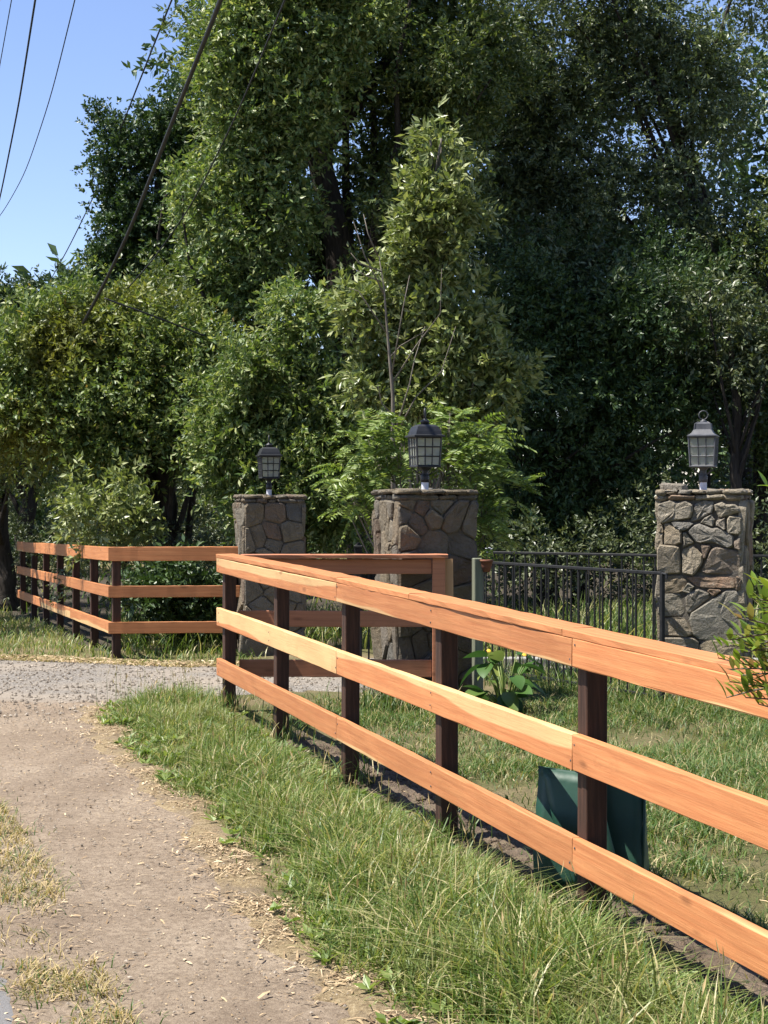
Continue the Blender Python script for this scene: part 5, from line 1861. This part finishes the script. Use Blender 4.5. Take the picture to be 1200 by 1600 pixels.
# ------------------------------------------------------------------ the shrub that leans over the fence on the right
r = np.random.default_rng(95)
sb = Vector((1.62, 4.95, gzf(1.62, 4.95)))
sh = thing('leaning_shrub', 'bright green leafy shrub reaching over the near fence at the right edge', 'shrub', sb)
lm = [leaf_shape(0.056, 0.021, 4, 0.15), leaf_shape(0.045, 0.018, 4, 0.1), leaf_shape(0.066, 0.023, 4, 0.2)]
for m_ in lm:
    m_.materials.append(M['shrub_each'])
br = MB()
nleaf = 0
tips = [(1150, 1010), (1122, 1028), (1140, 1065), (1170, 1040), (1165, 1090), (1185, 1100), (1175, 985), (1190, 940), (1150, 965), (1195, 1010), (1205, 960), (1198, 760), (1210, 1060),
        (1140, 1000), (1160, 1020), (1180, 1060), (1135, 1090), (1192, 960), (1200, 1090), (1180, 1010), (1215, 900), (1230, 1000), (1195, 1075), (1172, 935), (1160, 1055), (1225, 1080), (1240, 930),
        (1158, 990), (1188, 985), (1170, 1070), (1150, 1080), (1186, 1030), (1200, 920), (1128, 1010), (1165, 955), (1180, 915), (1196, 1040), (1145, 1045)]
rest_v, rest_q, rest_n = [], [], 0
mid_tips = sorted(tips, key=lambda q_: abs(q_[0] - 1160))
tips = mid_tips
for i, (tx, ty) in enumerate(tips):
    Y = 4.85 + r.normal(0, 0.09)
    tip = np.array(tuple(wp(tx, ty, Y)))
    st = np.array([1.45 + r.normal(0, 0.05), 4.95 + r.normal(0, 0.08), max(tip[2] - r.uniform(-0.05, 0.22), 0.75)])
    L = np.linspace(0, 1, 7)[:, None] * (tip - st) + st
    L[:, 2] += np.sin(np.linspace(0, 1, 7) * math.pi) * 0.03
    root = np.array([sb.x + r.normal(0, 0.05), sb.y + r.normal(0, 0.05), 0.0])
    full = np.concatenate([np.linspace(0, 1, 5)[:-1, None] * (st - root) + root, L]) - np.array(sb)
    br.tube(full, np.linspace(0.009, 0.0018, len(full)), 5)
    d = unit(tip - st)
    for k_ in range(17):
        f = 0.34 + 0.66 * k_ / 16
        p = st + (tip - st) * f
        p[2] += math.sin(f * math.pi) * 0.03
        a = k_ * 2.4 + r.normal(0, 0.3)
        perp = np.array([math.cos(a), math.sin(a), 0.0])
        dirv = unit(d * 0.8 + np.array([math.cos(a) * 0.6, math.sin(a) * 0.6, 0.45 + r.normal(0, 0.3)]))
        q = Vector(dirv).to_track_quat('Y', 'Z').to_euler()
        me_ = lm[(i + k_) % 3]
        if nleaf < 298:
            link('leaf', me_, None, sh, Vector(p) - sb, q)
        else:
            co_ = np.array([v_.co[:] for v_ in me_.vertices]) @ np.array(q.to_matrix()).T + np.array(Vector(p) - sb)
            rest_v.append(co_)
            rest_q.append(np.array([list(f_.vertices) for f_ in me_.polygons]) + rest_n)
            rest_n += len(co_)
        nleaf += 1
ol_ = link('leaves', smooth(mesh_np('leaves', np.concatenate(rest_v), [np.concatenate(rest_q)])), M['shrub_leaf'], sh)
ol_['kind'] = 'stuff'
link('branches', br.mesh(sm=True), M['bark_pale'], sh)


# ------------------------------------------------------------------ overhead wires
def wire(label, pts, rad, cat='wire', name='overhead_wire'):
    P = np.array([tuple(wp(*q)) for q in pts])
    # carry the line on past both ends of what the picture shows
    t = np.arange(len(P), dtype=float)
    tt = np.linspace(0, len(P) - 1, 40)
    # smooth (Catmull-like) through the points
    out = np.stack([np.interp(tt, t, P[:, i]) for i in range(3)], 1)
    for _ in range(6):
        out[1:-1] = (out[:-2] + 2 * out[1:-1] + out[2:]) / 4
    c = out.mean(0)
    o = link(name, MB().tube(out - c, rad, 6).mesh(sm=True), M['cable'], None, tuple(c))
    return tag(o, label, cat)


wire('leftmost faint power line in the top left corner of the sky', [(48, -170, 17), (18, 0, 22), (0, 100, 25), (-40, 330, 38)], 0.007)
wire('darker power line crossing the sky left of the others', [(82, -170, 17), (55, 0, 21), (30, 160, 26), (0, 310, 33), (-30, 430, 42)], 0.014)
wire('slack curving power line in the open sky', [(150, -140, 17), (117, 0, 21), (80, 150, 25), (40, 270, 30), (0, 340, 34), (-60, 400, 42)], 0.008)
wire('thin power line running down behind the dark round oak', [(330, -150, 19), (268, 0, 24), (197, 180, 29.5), (150, 300, 36), (105, 392, 42), (60, 470, 50)], 0.014)
wire('thick black drop cable slanting down across the trees', [(392, -130, 11.5), (345, 0, 13), (297, 120, 14.5), (250, 240, 16.2), (205, 355, 18), (165, 440, 19.3), (130, 505, 20.5)], 0.021)
wire('thin cable slanting across the foliage right of the thick one', [(490, -110, 13), (445, 0, 15), (370, 180, 17.5), (300, 320, 19.2), (240, 405, 20.6), (200, 450, 22.0)], 0.009)
wire('short dark guy wire sloping down through the yellow bay leaves', [(163, 466, 20.3), (235, 492, 20.5), (320, 525, 21.2)], 0.011)
